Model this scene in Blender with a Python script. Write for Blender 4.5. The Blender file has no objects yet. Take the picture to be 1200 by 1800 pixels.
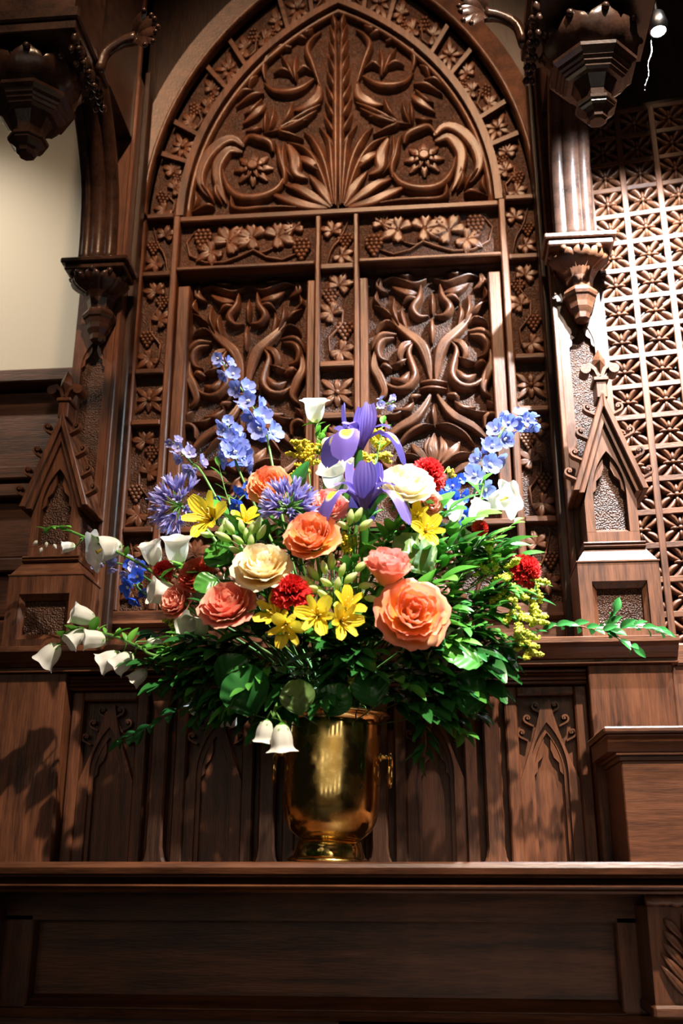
import bpy, math, random
import numpy as np
from mathutils import Vector, Matrix, Quaternion
random.seed(7)
SC = bpy.context.scene
COL = SC.collection

# ------------------------------------------------------------------ camera
FPX = 1800.0
_p, _y, _r = (math.radians(a) for a in (19.53, 5.12, 0.09))
FW = Vector((-math.sin(_y)*math.cos(_p), math.cos(_y)*math.cos(_p), math.sin(_p)))
_rt = Vector((math.cos(_y), math.sin(_y), 0)); _up = _rt.cross(FW)
RT = _rt*math.cos(_r) + _up*math.sin(_r); UP = _up*math.cos(_r) - _rt*math.sin(_r)
CAM = Vector((0.203, -2.0, 1.479))
cd = bpy.data.cameras.new('camera'); cam = bpy.data.objects.new('camera', cd); COL.objects.link(cam)
cam.matrix_world = Matrix(((RT.x, UP.x, -FW.x, CAM.x), (RT.y, UP.y, -FW.y, CAM.y), (RT.z, UP.z, -FW.z, CAM.z), (0, 0, 0, 1)))
cd.sensor_fit = 'VERTICAL'; cd.sensor_height = 36; cd.sensor_width = 24; cd.lens = 36
cd.clip_start = .05
cd.dof.use_dof = True; cd.dof.focus_distance = 2.08; cd.dof.aperture_fstop = 3.2
SC.camera = cam

def U(px, py, Y):
    """point of the place that lies at depth Y under a pixel of the 1200x1800 frame (used to measure the scene)"""
    d = RT*((px-600)/FPX) - UP*((py-900)/FPX) + FW
    return CAM + d*((Y-CAM.y)/d.y)

# ------------------------------------------------------------------ world, lights, exposure
W = bpy.data.worlds.new('world'); SC.world = W; W.use_nodes = True
W.node_tree.nodes['Background'].inputs[0].default_value = (.9, .75, .6, 1)
W.node_tree.nodes['Background'].inputs[1].default_value = .006
def spot(name, loc, target, power, color, size, blend, radius):
    l = bpy.data.lights.new(name, 'SPOT'); l.energy = power; l.color = color
    l.spot_size = math.radians(size); l.spot_blend = blend; l.shadow_soft_size = radius
    o = bpy.data.objects.new(name, l); COL.objects.link(o); o.location = loc
    o.rotation_euler = (Vector(target)-Vector(loc)).to_track_quat('-Z', 'Y').to_euler()
    return o
spot('key_spot', (1.1, -2.05, 4.75), (.25, 0, 1.84), 1750, (1, .85, .68), 35, 1, .035)
spot('right_spot', (1.55, -1.35, 4.95), (.93, .05, 2.20), 1200, (.98, .97, 1), 25, .9, .035)
spot('arch_spot', (.25, -2.15, 5.0), (-.03, .3, 3.05), 880, (1, .62, .36), 37, 1, .05)
spot('left_spot', (-.5, -2.4, 4.9), (-.95, .2, 2.7), 150, (1, .70, .44), 34, 1, .05)
spot('left_wall_wash', (-1.7, -.6, 4.0), (-1.05, .34, 2.95), 150, (1, .88, .72), 38, 1, .04)  # added lamp, aimed to brighten the plaster wall alone
spot('nave_spot', (.8, -5.0, 3.7), (.35, 0, 1.35), 100, (1, .66, .40), 22, 1, .1)
for k, x in enumerate((-3, 0, 3)): spot('added_rear_wall_spot', (x, -6.2, 5.6), (x, -9, 2.2), 220, (1, .8, .55), 70, 1, .06)  # added lamps, lighting the unseen rear wall for the brass to mirror
SC.view_settings.view_transform = 'Standard'; SC.view_settings.look = 'None'
SC.view_settings.gamma = 1; SC.view_settings.use_curve_mapping = False
SC.view_settings.exposure = 0.0

# ------------------------------------------------------------------ materials
def mat(name): 
    m = bpy.data.materials.new(name); m.use_nodes = True
    nt = m.node_tree; return m, nt, nt.nodes['Principled BSDF']
def ramp(nt, stops, fac):
    r = nt.nodes.new('ShaderNodeValToRGB'); e = r.color_ramp.elements
    while len(e) < len(stops): e.new(.5)
    for k, (p, c) in enumerate(stops): e[k].position = p; e[k].color = (*c, 1)
    nt.links.new(fac, r.inputs[0]); return r
def wood(name, axis, dark, light, rough=.42, stipple=False, bump=.25):
    m, nt, b = mat(name); N = nt.nodes.new; L = nt.links.new
    g = N('ShaderNodeNewGeometry'); mp = N('ShaderNodeMapping'); L(g.outputs['Position'], mp.inputs[0])
    s = {'z': (70, 70, 5), 'x': (5, 70, 70), 'n': (30, 30, 30)}[axis]; mp.inputs['Scale'].default_value = s
    n1 = N('ShaderNodeTexNoise'); L(mp.outputs[0], n1.inputs[0]); n1.inputs['Scale'].default_value = 1.0; n1.inputs['Detail'].default_value = 5
    mp2 = N('ShaderNodeMapping'); L(g.outputs['Position'], mp2.inputs[0]); mp2.inputs['Scale'].default_value = tuple(a*6 for a in s)
    n2 = N('ShaderNodeTexNoise'); L(mp2.outputs[0], n2.inputs[0]); n2.inputs['Scale'].default_value = 1.0; n2.inputs['Detail'].default_value = 2
    n3 = N('ShaderNodeTexNoise'); L(g.outputs['Position'], n3.inputs[0]); n3.inputs['Scale'].default_value = 9; n3.inputs['Detail'].default_value = 3
    mx = N('ShaderNodeMath'); mx.operation = 'MULTIPLY_ADD'; L(n2.outputs[0], mx.inputs[0]); mx.inputs[1].default_value = .55
    L(n1.outputs[0], mx.inputs[2])
    m3 = N('ShaderNodeMath'); m3.operation = 'MULTIPLY_ADD'; L(n3.outputs[0], m3.inputs[0]); m3.inputs[1].default_value = .5; L(mx.outputs[0], m3.inputs[2])
    r = ramp(nt, [(.62, dark), (1.0, light)], m3.outputs[0]); 
    mm = N('ShaderNodeMath'); mm.operation = 'MULTIPLY'; L(m3.outputs[0], mm.inputs[0]); mm.inputs[1].default_value = .8
    nt.links.new(mm.outputs[0], r.inputs[0])
    L(r.outputs[0], b.inputs['Base Color'])
    b.inputs['Roughness'].default_value = rough; b.inputs['Specular IOR Level'].default_value = .32
    bp = N('ShaderNodeBump'); bp.inputs['Strength'].default_value = bump; bp.inputs['Distance'].default_value = .002
    if stipple:
        vo = N('ShaderNodeTexVoronoi'); L(g.outputs['Position'], vo.inputs[0]); vo.inputs['Scale'].default_value = 260
        L(vo.outputs['Distance'], bp.inputs['Height']); bp.inputs['Strength'].default_value = .9; bp.inputs['Distance'].default_value = .003
    else:
        L(n2.outputs[0], bp.inputs['Height'])
    L(bp.outputs[0], b.inputs['Normal'])
    return m
M = {}
M['wood_v'] = wood('oak_vertical_grain', 'z', (0.031, 0.0098, 0.0041), (0.126, 0.045, 0.0195))
M['wood_h'] = wood('oak_horizontal_grain', 'x', (0.029, 0.009, 0.0037), (0.116, 0.0415, 0.0175))
M['carve'] = wood('oak_carved', 'n', (0.038, 0.0128, 0.0056), (0.122, 0.0445, 0.02), .40, bump=.15)
M['field'] = wood('oak_stippled_field', 'n', (0.02, 0.007, 0.0033), (0.065, 0.024, 0.0112), .5, stipple=True)
M['dark'] = wood('dark_oak_with_shade', 'z', (.007, .0024, .001), (.026, .009, .0036), .4)  # dark oak, colour lowered further to stand for the canopy's shadow
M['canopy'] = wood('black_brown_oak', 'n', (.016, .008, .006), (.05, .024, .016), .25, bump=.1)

def plain(name, color, rough=.5, metal=0, noise=0, trans=0, spec=.5):
    m, nt, b = mat(name); b.inputs['Base Color'].default_value = (*color, 1); b.inputs['Roughness'].default_value = rough
    b.inputs['Metallic'].default_value = metal; b.inputs['Specular IOR Level'].default_value = spec
    if noise:
        g = nt.nodes.new('ShaderNodeNewGeometry'); n = nt.nodes.new('ShaderNodeTexNoise'); n.inputs['Scale'].default_value = noise; n.inputs['Detail'].default_value = 4
        nt.links.new(g.outputs['Position'], n.inputs[0])
        r = ramp(nt, [(.3, tuple(c*.72 for c in color)), (.7, tuple(min(1, c*1.18) for c in color))], n.outputs[0])
        nt.links.new(r.outputs[0], b.inputs['Base Color'])
    if trans: thin(nt, b, trans)
    return m
def thin(nt, b, amt):
    """light passing through petals and leaves"""
    out = nt.nodes['Material Output']; t = nt.nodes.new('ShaderNodeBsdfTranslucent'); mx = nt.nodes.new('ShaderNodeMixShader')
    mx.inputs[0].default_value = amt
    src = b.inputs['Base Color']
    if src.links: nt.links.new(src.links[0].from_socket, t.inputs[0])
    else: t.inputs[0].default_value = src.default_value
    nt.links.new(b.outputs[0], mx.inputs[1]); nt.links.new(t.outputs[0], mx.inputs[2]); nt.links.new(mx.outputs[0], out.inputs[0])
def petal_mat(name, stops, rough=.55, noise=.12, trans=.25, vein=0):
    """colour runs along the petal (uv v), with a little mottling"""
    m, nt, b = mat(name); N = nt.nodes.new; L = nt.links.new
    uv = N('ShaderNodeUVMap'); uv.uv_map = 'UVMap'; sp = N('ShaderNodeSeparateXYZ'); L(uv.outputs[0], sp.inputs[0])
    g = N('ShaderNodeNewGeometry'); n = N('ShaderNodeTexNoise'); n.inputs['Scale'].default_value = 90; L(g.outputs['Position'], n.inputs[0])
    ma = N('ShaderNodeMath'); ma.operation = 'MULTIPLY_ADD'; L(n.outputs[0], ma.inputs[0]); ma.inputs[1].default_value = noise*2; L(sp.outputs[1], ma.inputs[2])
    sb = N('ShaderNodeMath'); sb.operation = 'SUBTRACT'; L(ma.outputs[0], sb.inputs[0]); sb.inputs[1].default_value = noise
    r = ramp(nt, stops, sb.outputs[0]); L(r.outputs[0], b.inputs['Base Color'])
    b.inputs['Roughness'].default_value = rough; b.inputs['Specular IOR Level'].default_value = .25
    if vein:
        w = N('ShaderNodeMath'); w.operation = 'MULTIPLY'; L(sp.outputs[0], w.inputs[0]); w.inputs[1].default_value = vein
        s = N('ShaderNodeMath'); s.operation = 'SINE'; L(w.outputs[0], s.inputs[0])
        bp = N('ShaderNodeBump'); bp.inputs['Strength'].default_value = .35; bp.inputs['Distance'].default_value = .001; L(s.outputs[0], bp.inputs['Height']); L(bp.outputs[0], b.inputs['Normal'])
    thin(nt, b, trans); return m

# ------------------------------------------------------------------ mesh helpers
class MB:
    def __init__(s): s.v = []; s.f = []; s.uv = []; s.sm = []; s.hasuv = False
    def add(s, v, f, smooth=False, uv=None):
        o = len(s.v); s.v += [tuple(p) for p in v]; s.f += [tuple(i+o for i in q) for q in f]; s.sm += [smooth]*len(f)
        if uv is not None: s.hasuv = True; s.uv += list(uv)
        else: s.uv += [(0, 0)]*len(v)
        return s
    def box(s, x0, x1, y0, y1, z0, z1):
        v = [(x0,y0,z0),(x1,y0,z0),(x1,y1,z0),(x0,y1,z0),(x0,y0,z1),(x1,y0,z1),(x1,y1,z1),(x0,y1,z1)]
        return s.add(v, [(0,3,2,1),(4,5,6,7),(0,1,5,4),(1,2,6,5),(2,3,7,6),(3,0,4,7)])
    def prism(s, pts, y0, y1):
        """closed outline in x,z (counter-clockwise seen from the front), from front y0 to back y1"""
        n = len(pts); v = [(x, y0, z) for x, z in pts] + [(x, y1, z) for x, z in pts]
        f = [tuple(range(n)), tuple(range(2*n-1, n-1, -1))] + [(i, i+n, (i+1) % n+n, (i+1) % n) for i in range(n)]
        return s.add(v, f)
    def strip(s, a, b, y0, y1, ya=None, yb=None):
        """plate between two matching outlines a (outer) and b (inner), front y0 (or ya / yb for a bevel), back y1"""
        ya = y0 if ya is None else ya; yb = y0 if yb is None else yb; n = len(a)
        v = [(x, ya, z) for x, z in a] + [(x, yb, z) for x, z in b] + [(x, y1, z) for x, z in a] + [(x, y1, z) for x, z in b]
        f = []
        for i in range(n-1):
            f += [(i, i+1, n+i+1, n+i), (n+i, n+i+1, 3*n+i+1, 3*n+i), (i+1, i, 2*n+i, 2*n+i+1)]
        f += [(0, n, 3*n, 2*n), (n-1, 2*n-1+0, 4*n-1, 3*n-1)]
        return s.add(v, f)
    def mould(s, x0, x1, prof, smooth=False):
        """profile of (y,z) points run along x, closed ends"""
        n = len(prof); v = [(x0, y, z) for y, z in prof] + [(x1, y, z) for y, z in prof]
        f = [(i, (i+1) % n, (i+1) % n+n, i+n) for i in range(n)] + [tuple(range(n-1, -1, -1)), tuple(range(n, 2*n))]
        return s.add(v, f, smooth)
    def sweep(s, path, prof, smooth=False, closed_prof=True):
        """profile of (offset, depth) points carried along an x,z path; offset is to the left of the path"""
        n = len(path); m = len(prof); v = []
        for i, (x, z) in enumerate(path):
            a = path[max(0, i-1)]; b = path[min(n-1, i+1)]; dx, dz = b[0]-a[0], b[1]-a[1]; l = math.hypot(dx, dz) or 1
            nx, nz = -dz/l, dx/l
            if 0 < i < n-1:
                d1 = (x-a[0], z-a[1]); d2 = (b[0]-x, b[1]-z); l1 = math.hypot(*d1) or 1; l2 = math.hypot(*d2) or 1
                c = max(.35, math.sqrt(max(0, (1+(d1[0]*d2[0]+d1[1]*d2[1])/l1/l2)/2)))
            else: c = 1
            v += [(x+nx*o/c, y, z+nz*o/c) for o, y in prof]
        f = []
        for i in range(n-1):
            for j in range(m if closed_prof else m-1):
                k = (j+1) % m; f.append((i*m+j, i*m+k, (i+1)*m+k, (i+1)*m+j))
        if closed_prof: f += [tuple(range(m)), tuple(range(n*m-1, n*m-m-1, -1))]
        return s.add(v, f, smooth)
    def lathe(s, prof, c=(0, 0, 0), n=24, smooth=True, rot=0, sy=1, cap=True):
        m = len(prof); v = []
        for r, z in prof:
            for k in range(n):
                a = rot+2*math.pi*k/n; v.append((c[0]+r*math.cos(a), c[1]+sy*r*math.sin(a), c[2]+z))
        f = [(i*n+k, i*n+(k+1) % n, (i+1)*n+(k+1) % n, (i+1)*n+k) for i in range(m-1) for k in range(n)]
        s.add(v, f, smooth); 
        o = len(s.v)-len(v)
        if cap and prof[0][0] > 1e-4: s.f.append(tuple(o+k for k in range(n-1, -1, -1))); s.sm.append(False)
        if cap and prof[-1][0] > 1e-4: s.f.append(tuple(o+(m-1)*n+k for k in range(n))); s.sm.append(False)
        return s
    def tube(s, path, rad, n=6):
        P = [Vector(p) for p in path]; m = len(P); rr = rad if isinstance(rad, (list, tuple)) else [rad]*m
        t0 = (P[1]-P[0]).normalized(); u = t0.orthogonal().normalized(); v = []
        for i in range(m):
            t = (P[min(m-1, i+1)]-P[max(0, i-1)]).normalized(); u = (u-t*u.dot(t)).normalized(); w = t.cross(u)
            for k in range(n):
                a = 2*math.pi*k/n; v.append(P[i]+(u*math.cos(a)+w*math.sin(a))*rr[i])
        f = [(i*n+k, i*n+(k+1) % n, (i+1)*n+(k+1) % n, (i+1)*n+k) for i in range(m-1) for k in range(n)]
        f += [tuple(range(n-1, -1, -1)), tuple(range((m-1)*n, m*n))]
        return s.add(v, f, True)
    def ball(s, c, r, n=6, m=4, sx=1, sy=1, sz=1):
        v = []; f = []
        for i in range(m+1):
            t = math.pi*i/m
            for k in range(n):
                a = 2*math.pi*k/n; v.append((c[0]+sx*r*math.sin(t)*math.cos(a), c[1]+sy*r*math.sin(t)*math.sin(a), c[2]+sz*r*math.cos(t)))
        f = [(i*n+k, (i+1)*n+k, (i+1)*n+(k+1) % n, i*n+(k+1) % n) for i in range(m) for k in range(n)]
        return s.add(v, f, True)
    def mesh(s, name, m):
        me = bpy.data.meshes.new(name); me.from_pydata(s.v, [], s.f); me.materials.append(M[m] if isinstance(m, str) else m)
        me.polygons.foreach_set('use_smooth', s.sm)
        if s.hasuv:
            l = me.uv_layers.new(name='UVMap'); idx = np.zeros(len(me.loops), dtype=np.int32); me.loops.foreach_get('vertex_index', idx)
            l.data.foreach_set('uv', np.array(s.uv, dtype=np.float32)[idx].ravel())
        me.update(); return me
    def build(s, name, m, parent=None, bevel=0, world=True):
        """link as one object; vertices given in world space are moved into the parent's space"""
        if parent is not None and world:
            o = origin(parent); s.v = [(x-o[0], y-o[1], z-o[2]) for x, y, z in s.v]
        ob = link(name, s.mesh(name, m), parent)
        if bevel:
            b = ob.modifiers.new('bevel', 'BEVEL'); b.width = bevel; b.segments = 1; b.limit_method = 'ANGLE'; b.angle_limit = .6
        return ob
def origin(o):
    v = Vector((0, 0, 0))
    while o is not None: v += o.location; o = o.parent
    return v
def link(name, data, parent=None, loc=None, quat=None, scale=None):
    o = bpy.data.objects.new(name, data); COL.objects.link(o)
    if parent is not None: o.parent = parent
    if loc is not None: o.location = loc
    if quat is not None: o.rotation_mode = 'QUATERNION'; o.rotation_quaternion = quat
    if scale is not None: o.scale = (scale,)*3 if isinstance(scale, (int, float)) else scale
    return o
def thing(name, label, cat, loc=(0, 0, 0), group=None):
    o = link(name, None, None, loc); o.empty_display_size = .02; tag(o, label, cat, group); return o
def tag(o, label, cat, group=None):
    o['label'] = label; o['category'] = cat
    if group: o['group'] = group
    return o
def struct(o): o['kind'] = 'structure'; return o
def spline(pts, n):
    """Catmull-Rom through points of any dimension, n samples"""
    P = [np.array(p, float) for p in pts]; P = [2*P[0]-P[1]] + P + [2*P[-1]-P[-2]]; k = len(P)-3; out = []
    for i in range(n):
        t = i/(n-1)*k; j = min(int(t), k-1); t -= j; a, b, c, d = P[j:j+4]
        out.append(.5*((2*b)+(c-a)*t+(2*a-5*b+4*c-d)*t*t+(3*b-a-3*c+d)*t**3))
    return out
# ================================================================== the setting
XA = -.017                                  # axis of the carved arch
SH, G, F, LP, PP, AP = -.20, -.10, .08, .12, .20, .31     # depths: shelf edge, pedestal, block fronts, lower panels, posts, arch frame
ZS = 1.5
def mx(x): return 2*XA-x

struct(MB().box(-5, 5, -9, .5, -.1, 0).build('floor', plain('stone_floor', (.08, .065, .05), .5, noise=6)))
wl = MB(); wl.box(-2.2, -.60, .34, .46, 2.702, 4.6)
struct(wl.build('wall_left', plain('cream_plaster', (.60, .55, .46), .8)))
struct(MB().box(-2.2, 2.4, .50, .56, 0, 4.9).build('wall_back', 'dark'))
# nave behind the camera: end wall, glowing windows added for the brass to reflect
rw = MB(); rw.box(-5, 5, -9.2, -9, 0, 7); rear = struct(rw.build('wall_rear', plain('nave_plaster', (.45, .36, .26), .8)))
gl, gnt, gb = mat('added_window_glow'); gb.inputs['Base Color'].default_value = (.8, .8, .8, 1)
gb.inputs['Emission Color'].default_value = (1, .9, .75, 1); gb.inputs['Emission Strength'].default_value = 1.9
for k, x in enumerate((-2.6, -1.0, .6, 2.2, 3.8)):
    pts = [(x-.33, 1.4), (x+.33, 1.4), (x+.33, 4.2), (x+.13, 4.75), (x, 5.0), (x-.13, 4.75), (x-.33, 4.2)]
    w = MB().prism(pts, -9.0, -8.98); w.v = [(a, -17.98-b if 0 else b, c) for a, b, c in w.v]
    wo = struct(w.build('added_window_%d' % (k+1), gl))
    MB().box(x-.39, x-.33, -9.0, -8.9, 1.35, 4.3).box(x+.33, x+.39, -9.0, -8.9, 1.35, 4.3).box(x-.39, x+.39, -9.0, -8.88, 1.28, 1.4).build('added_window_frame', 'wood_v', wo)

# ---- wainscot at the far left: horizontal boards under the plaster
t = thing('wainscot', 'dark horizontal oak boarding on the left below the cream plaster wall', 'panelling', (-1.3, .36, 1.9))
for z0, z1, y in ((2.665, 2.702, .27), (2.44, 2.66, .32), (2.405, 2.44, .285), (2.36, 2.395, .29), (2.21, 2.355, .32), (2.17, 2.205, .30), (2.06, 2.165, .32), (1.9, 2.055, .32)):
    MB().box(-2.2, -.664, y, .339, z0, z1).build('rail' if z1-z0 < .05 else 'board', 'wood_h' if z1 > 2.7 or z1-z0 > .05 else 'wood_h', t, bevel=.004)

# ------------------------------------------------------------------ shelf and base
t = thing('altar_shelf', 'long oak retable shelf edge carrying the brass vase', 'shelf', (XA, 0, 1.40))
MB().mould(-1.6, 1.7, [(SH+.004, ZS), (SH, ZS-.003), (SH-.003, ZS-.009), (SH, ZS-.019), (.30, ZS-.019), (.30, ZS)]).build('board', 'wood_h', t)
MB().mould(-1.6, 1.7, [(SH+.012, ZS-.019), (SH+.010, ZS-.024), (SH+.03, ZS-.027), (SH+.045, ZS-.036), (.28, ZS-.036), (.28, ZS-.019)]).build('cove', 'wood_h', t)
MB().mould(-1.6, 1.7, [(SH+.010, ZS-.036), (SH+.006, ZS-.0385), (SH+.010, ZS-.042), (SH+.018, ZS-.0425), (.28, ZS-.0425), (.28, ZS-.036)]).build('bead', 'wood_h', t)
MB().mould(-1.6, 1.7, [(SH+.014, ZS-.0425), (SH+.010, ZS-.0455), (SH+.014, ZS-.049), (.28, ZS-.049), (.28, ZS-.0425)]).build('bead', 'wood_h', t)

t = thing('altar_cabinet', 'dark oak front with a wide sunk panel under the shelf', 'panelling', (XA, 0, 0))
MB().box(-1.6, 1.7, .035, .28, .0, 1.45).build('sunk_panel', 'wood_h', t)
MB().box(-1.6, 1.7, 0, .06, 1.40, ZS-.049).build('top_rail', 'wood_h', t)
MB().mould(-.555, .52, [(-.005, 1.254), (.036, 1.272), (.036, 1.25), (-.005, 1.25)]).build('sloping_sill', 'wood_h', t)
MB().mould(-1.6, 1.7, [(-.02, 1.252), (-.024, 1.246), (-.02, 1.238), (.03, 1.238), (.03, 1.252)]).build('bottom_moulding', 'wood_h', t)
MB().box(-1.6, 1.7, 0, .06, 0, 1.238).build('plinth', 'wood_h', t)
MB().box(.02, .9, .0, .02, 1.0, 1.236).build('lower_rail', 'wood_h', t)
MB().box(-.62, -.552, 0, .06, 1.25, 1.41).build('stile', 'wood_v', t, bevel=.003)
MB().box(.515, .60, 0, .06, 1.25, 1.41).build('stile', 'wood_v', t, bevel=.003)

# white cloth on the altar table in front
t = thing('altar_table', 'oak altar table below the shelf, only its white cloth edge in view', 'table', (.45, -.5, 0))
MB().box(.10, 1.2, -.85, -.26, 0, 1.187).build('table_body', 'wood_v', t)
MB().box(.075, 1.22, -.87, -.24, 1.187, 1.193).build('table_top', 'wood_h', t)
c = MB().box(.07, 1.23, -.285, -.235, 1.193, 1.1965)
tag(c.build('altar_cloth', plain('white_linen', (.8, .78, .74), .8)), 'strip of white cloth at the bottom right corner edge', 'cloth')

# ------------------------------------------------------------------ relief carving
def stroke(pts, w, h, Y, n=None, kind='ridge', taper=(.25, .1)):
    """carved leaf or scroll: pts in x,z on plane Y, width w, raised by h"""
    L = sum(math.dist(pts[i], pts[i+1]) for i in range(len(pts)-1)); n = n or max(6, min(18, int(L/.008)))
    C = spline(pts, n); prof = {'ridge': ((-1, 0), (-.8, .5), (-.3, .78), (0, 1), (.3, .78), (.8, .5), (1, 0)),
                               'valley': ((-1, 0), (-.9, .6), (-.45, 1), (0, .55), (.45, 1), (.9, .6), (1, 0)),
                               'round': ((-1, 0), (-.85, .55), (-.45, .92), (0, 1), (.45, .92), (.85, .55), (1, 0))}[kind]
    m = MB(); v = []; k = len(prof)
    for i in range(n):
        a, b = C[max(0, i-1)], C[min(n-1, i+1)]; d = b-a; d /= (np.linalg.norm(d) or 1); nx, nz = -d[1], d[0]
        s = i/(n-1); ww = w/2*(taper[0]+(1-taper[0])*min(1, s/.35)**.7 if s < .35 else taper[1]+(1-taper[1])*(1-((s-.35)/.65)**2.2))
        hh = h*(.55+.45*math.sin(math.pi*min(1, s*.9+.1)))
        v += [(C[i][0]+nx*ww*o, Y-.001-hh*q, C[i][1]+nz*ww*o) for o, q in prof]
    f = [(i*k+j, i*k+j+1, (i+1)*k+j+1, (i+1)*k+j) for i in range(n-1) for j in range(k-1)]
    # drop the sides to the field
    return m.add(v, [q[::-1] for q in f], True)
def carve(parent, name, strokes, conv, Y, h, mirror=None, kind='ridge', mt='carve', wscale=1):
    for q in strokes:
        pts, w = q[0], q[1]; kd = q[2] if len(q) > 2 else kind; nm = q[3] if len(q) > 3 else name
        P = [conv(p) for p in pts]; wm = w*wscale
        for side in ((0, 1) if mirror is not None else (0,)):
            R = [(2*mirror-x, z) for x, z in P] if side else P
            stroke(R, wm, h, Y, kind=kd).build(nm, mt, parent)
def rosette(cx, cz, r, Y, h, petals=8, rot=0):
    m = MB()
    for k in range(petals):
        a = rot+2*math.pi*k/petals
        P = [(cx+r*s*math.cos(a), cz+r*s*math.sin(a)) for s in (.18, .6, 1.0)]
        q = stroke(P, r*2.3*math.pi/petals*.46, h, Y, n=6, kind='valley', taper=(.5, .35)); m.add(q.v, q.f, True)
    m.ball((cx, Y-h*.8, cz), r*.2, 8, 5, sy=.7)
    return m

# arcs of the pointed arch
ZSP = 3.17
def arch(off, R, n=26, z0=ZSP, extra=None):
    """outline left spring -> apex -> right spring"""
    top = math.sqrt(R*R-off*off); a1 = math.atan2(top, off); r = []
    rt_ = [(XA-off+R*math.cos(a1*k/n), z0+R*math.sin(a1*k/n)) for k in range(n+1)]
    lf = [(mx(x), z) for x, z in rt_]
    return lf + rt_[::-1][1:]
AO, AI, AB = (.48, 1.0), (.384, .808), (.483, 1.06)

# ------------------------------------------------------------------ carved arch
R_ = thing('carved_arch', 'tall pointed arch panel of carved oak foliage behind the flowers', 'carved panel', (XA, AP, 1.94))
top_out = arch(*AB); full = [(mx(.56), 1.9), (mx(.56), ZSP)]
# boards behind (wall around the arch)
n = len(top_out); outer = []
for i, (x, z) in enumerate(top_out):
    s = i/(n-1); outer.append((-.64+1.25*s, 4.44))
outer[0] = (-.655, ZSP); outer[-1] = (.62, ZSP); outer[1] = (-.655, 4.44); outer[-2] = (.62, 4.44)
sp = MB(); sp.strip(outer, top_out, .285, .45)
spo = sp.build('spandrel_wall', 'dark'); tag(spo, 'dark plank wall above and around the carved arch', 'wall panel')
# wide outer bevel of the arch, bead, then the flat band
MB().strip(arch(*AB), arch(.481, 1.014), .3, .40, ya=.272, yb=.292).build('outer_moulding', 'carve', R_)
MB().sweep(arch(.4805, 1.007), [(-.008, .31), (-.006, .285), (0, .278), (.006, .285), (.008, .31)], True).build('outer_bead', 'wood_v', R_)
MB().sweep(arch(.385, .815), [(-.010, .35), (-.010, .306), (.010, .306), (.012, .35)]).build('inner_bead', 'wood_v', R_)
MB().sweep(arch(.378, .790), [(-.008, .36), (-.007, .325), (0, .318), (.007, .325), (.008, .36)], True).build('inner_roll', 'wood_v', R_)
MB().strip(arch(*AO), arch(*AI), .332, .40).build('band_field', 'field', R_)
tymp = arch(.375, .78); YT = .345
tp = MB().prism(tymp[::-1], YT, .42).build('tympanum', 'field', R_)
# straight frame below: side posts of the frame, mullion, rails
ZB = 2.068
def bar(x0, x1, z0, z1, y0=AP-.004, name='frame_bar', mt=None):
    return MB().box(x0, x1, y0, .40, z0, z1).build(name, mt or ('wood_v' if z1-z0 > x1-x0 else 'wood_h'), R_, bevel=.003)
for s in (1, -1):
    X = (lambda a: XA+s*a)
    def sb(a, b, z0, z1, **k): x0, x1 = sorted((X(a), X(b))); return bar(x0, x1, z0, z1, **k)
    sb(.522, .540, ZB, ZSP+.02); sb(.540, .556, ZB-.0, ZSP+.03, y0=.292, name='frame_edge_bead')
    sb(.428, .446, ZB, ZSP); sb(.392, .424, 2.27, 2.955, y0=.318, name='bead_strip')
    sb(.058, .079, 2.27, 2.955, y0=.318, name='bead_strip')
    sb(.044, .0575, ZB, 3.147)
    for z in (3.172, 2.990, 2.700, 2.556, 2.270): sb(.4465, .5215, z-.008, z+.008)
    MB().box(*sorted((X(.446), X(.522))), .334, .40, ZB, ZSP).build('strip_field', 'field', R_)
    MB().box(*sorted((X(.058), X(.428))), .375, .40, 2.262, 2.99).build('panel_field', 'field', R_)
    MB().box(*sorted((X(.058), X(.428))), .336, .40, 2.985, 3.15).build('rail_field', 'field', R_)
    MB().box(*sorted((X(.058), X(.428))), .336, .40, ZB, 2.262).build('lower_field', 'field', R_)
    sb(.0585, .4275, 2.258, 2.274)
    sb(.058, .428, 2.990, 3.002, y0=.298)
MB().box(XA-.044, XA+.044, .334, .40, ZB, 3.15).build('strip_field', 'field', R_)
for z in (2.987, 2.700, 2.556, 2.266): bar(XA-.0438, XA+.0438, z-.009, z+.009)
bar(XA-.428, XA+.428, 3.148, 3.166)
bar(XA-.54, XA+.54, ZB-.028, ZB, name='bottom_rail'); MB().mould(XA-.56, XA+.56, [(.29, ZB-.028), (.285, ZB-.036), (.292, ZB-.044), (.36, ZB-.044), (.36, ZB-.028)]).build('sill_moulding', 'wood_h', R_)
MB().box(XA-.56, XA+.56, .30, .40, 1.9, ZB-.044).build('plinth_board', 'wood_h', R_)

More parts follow.
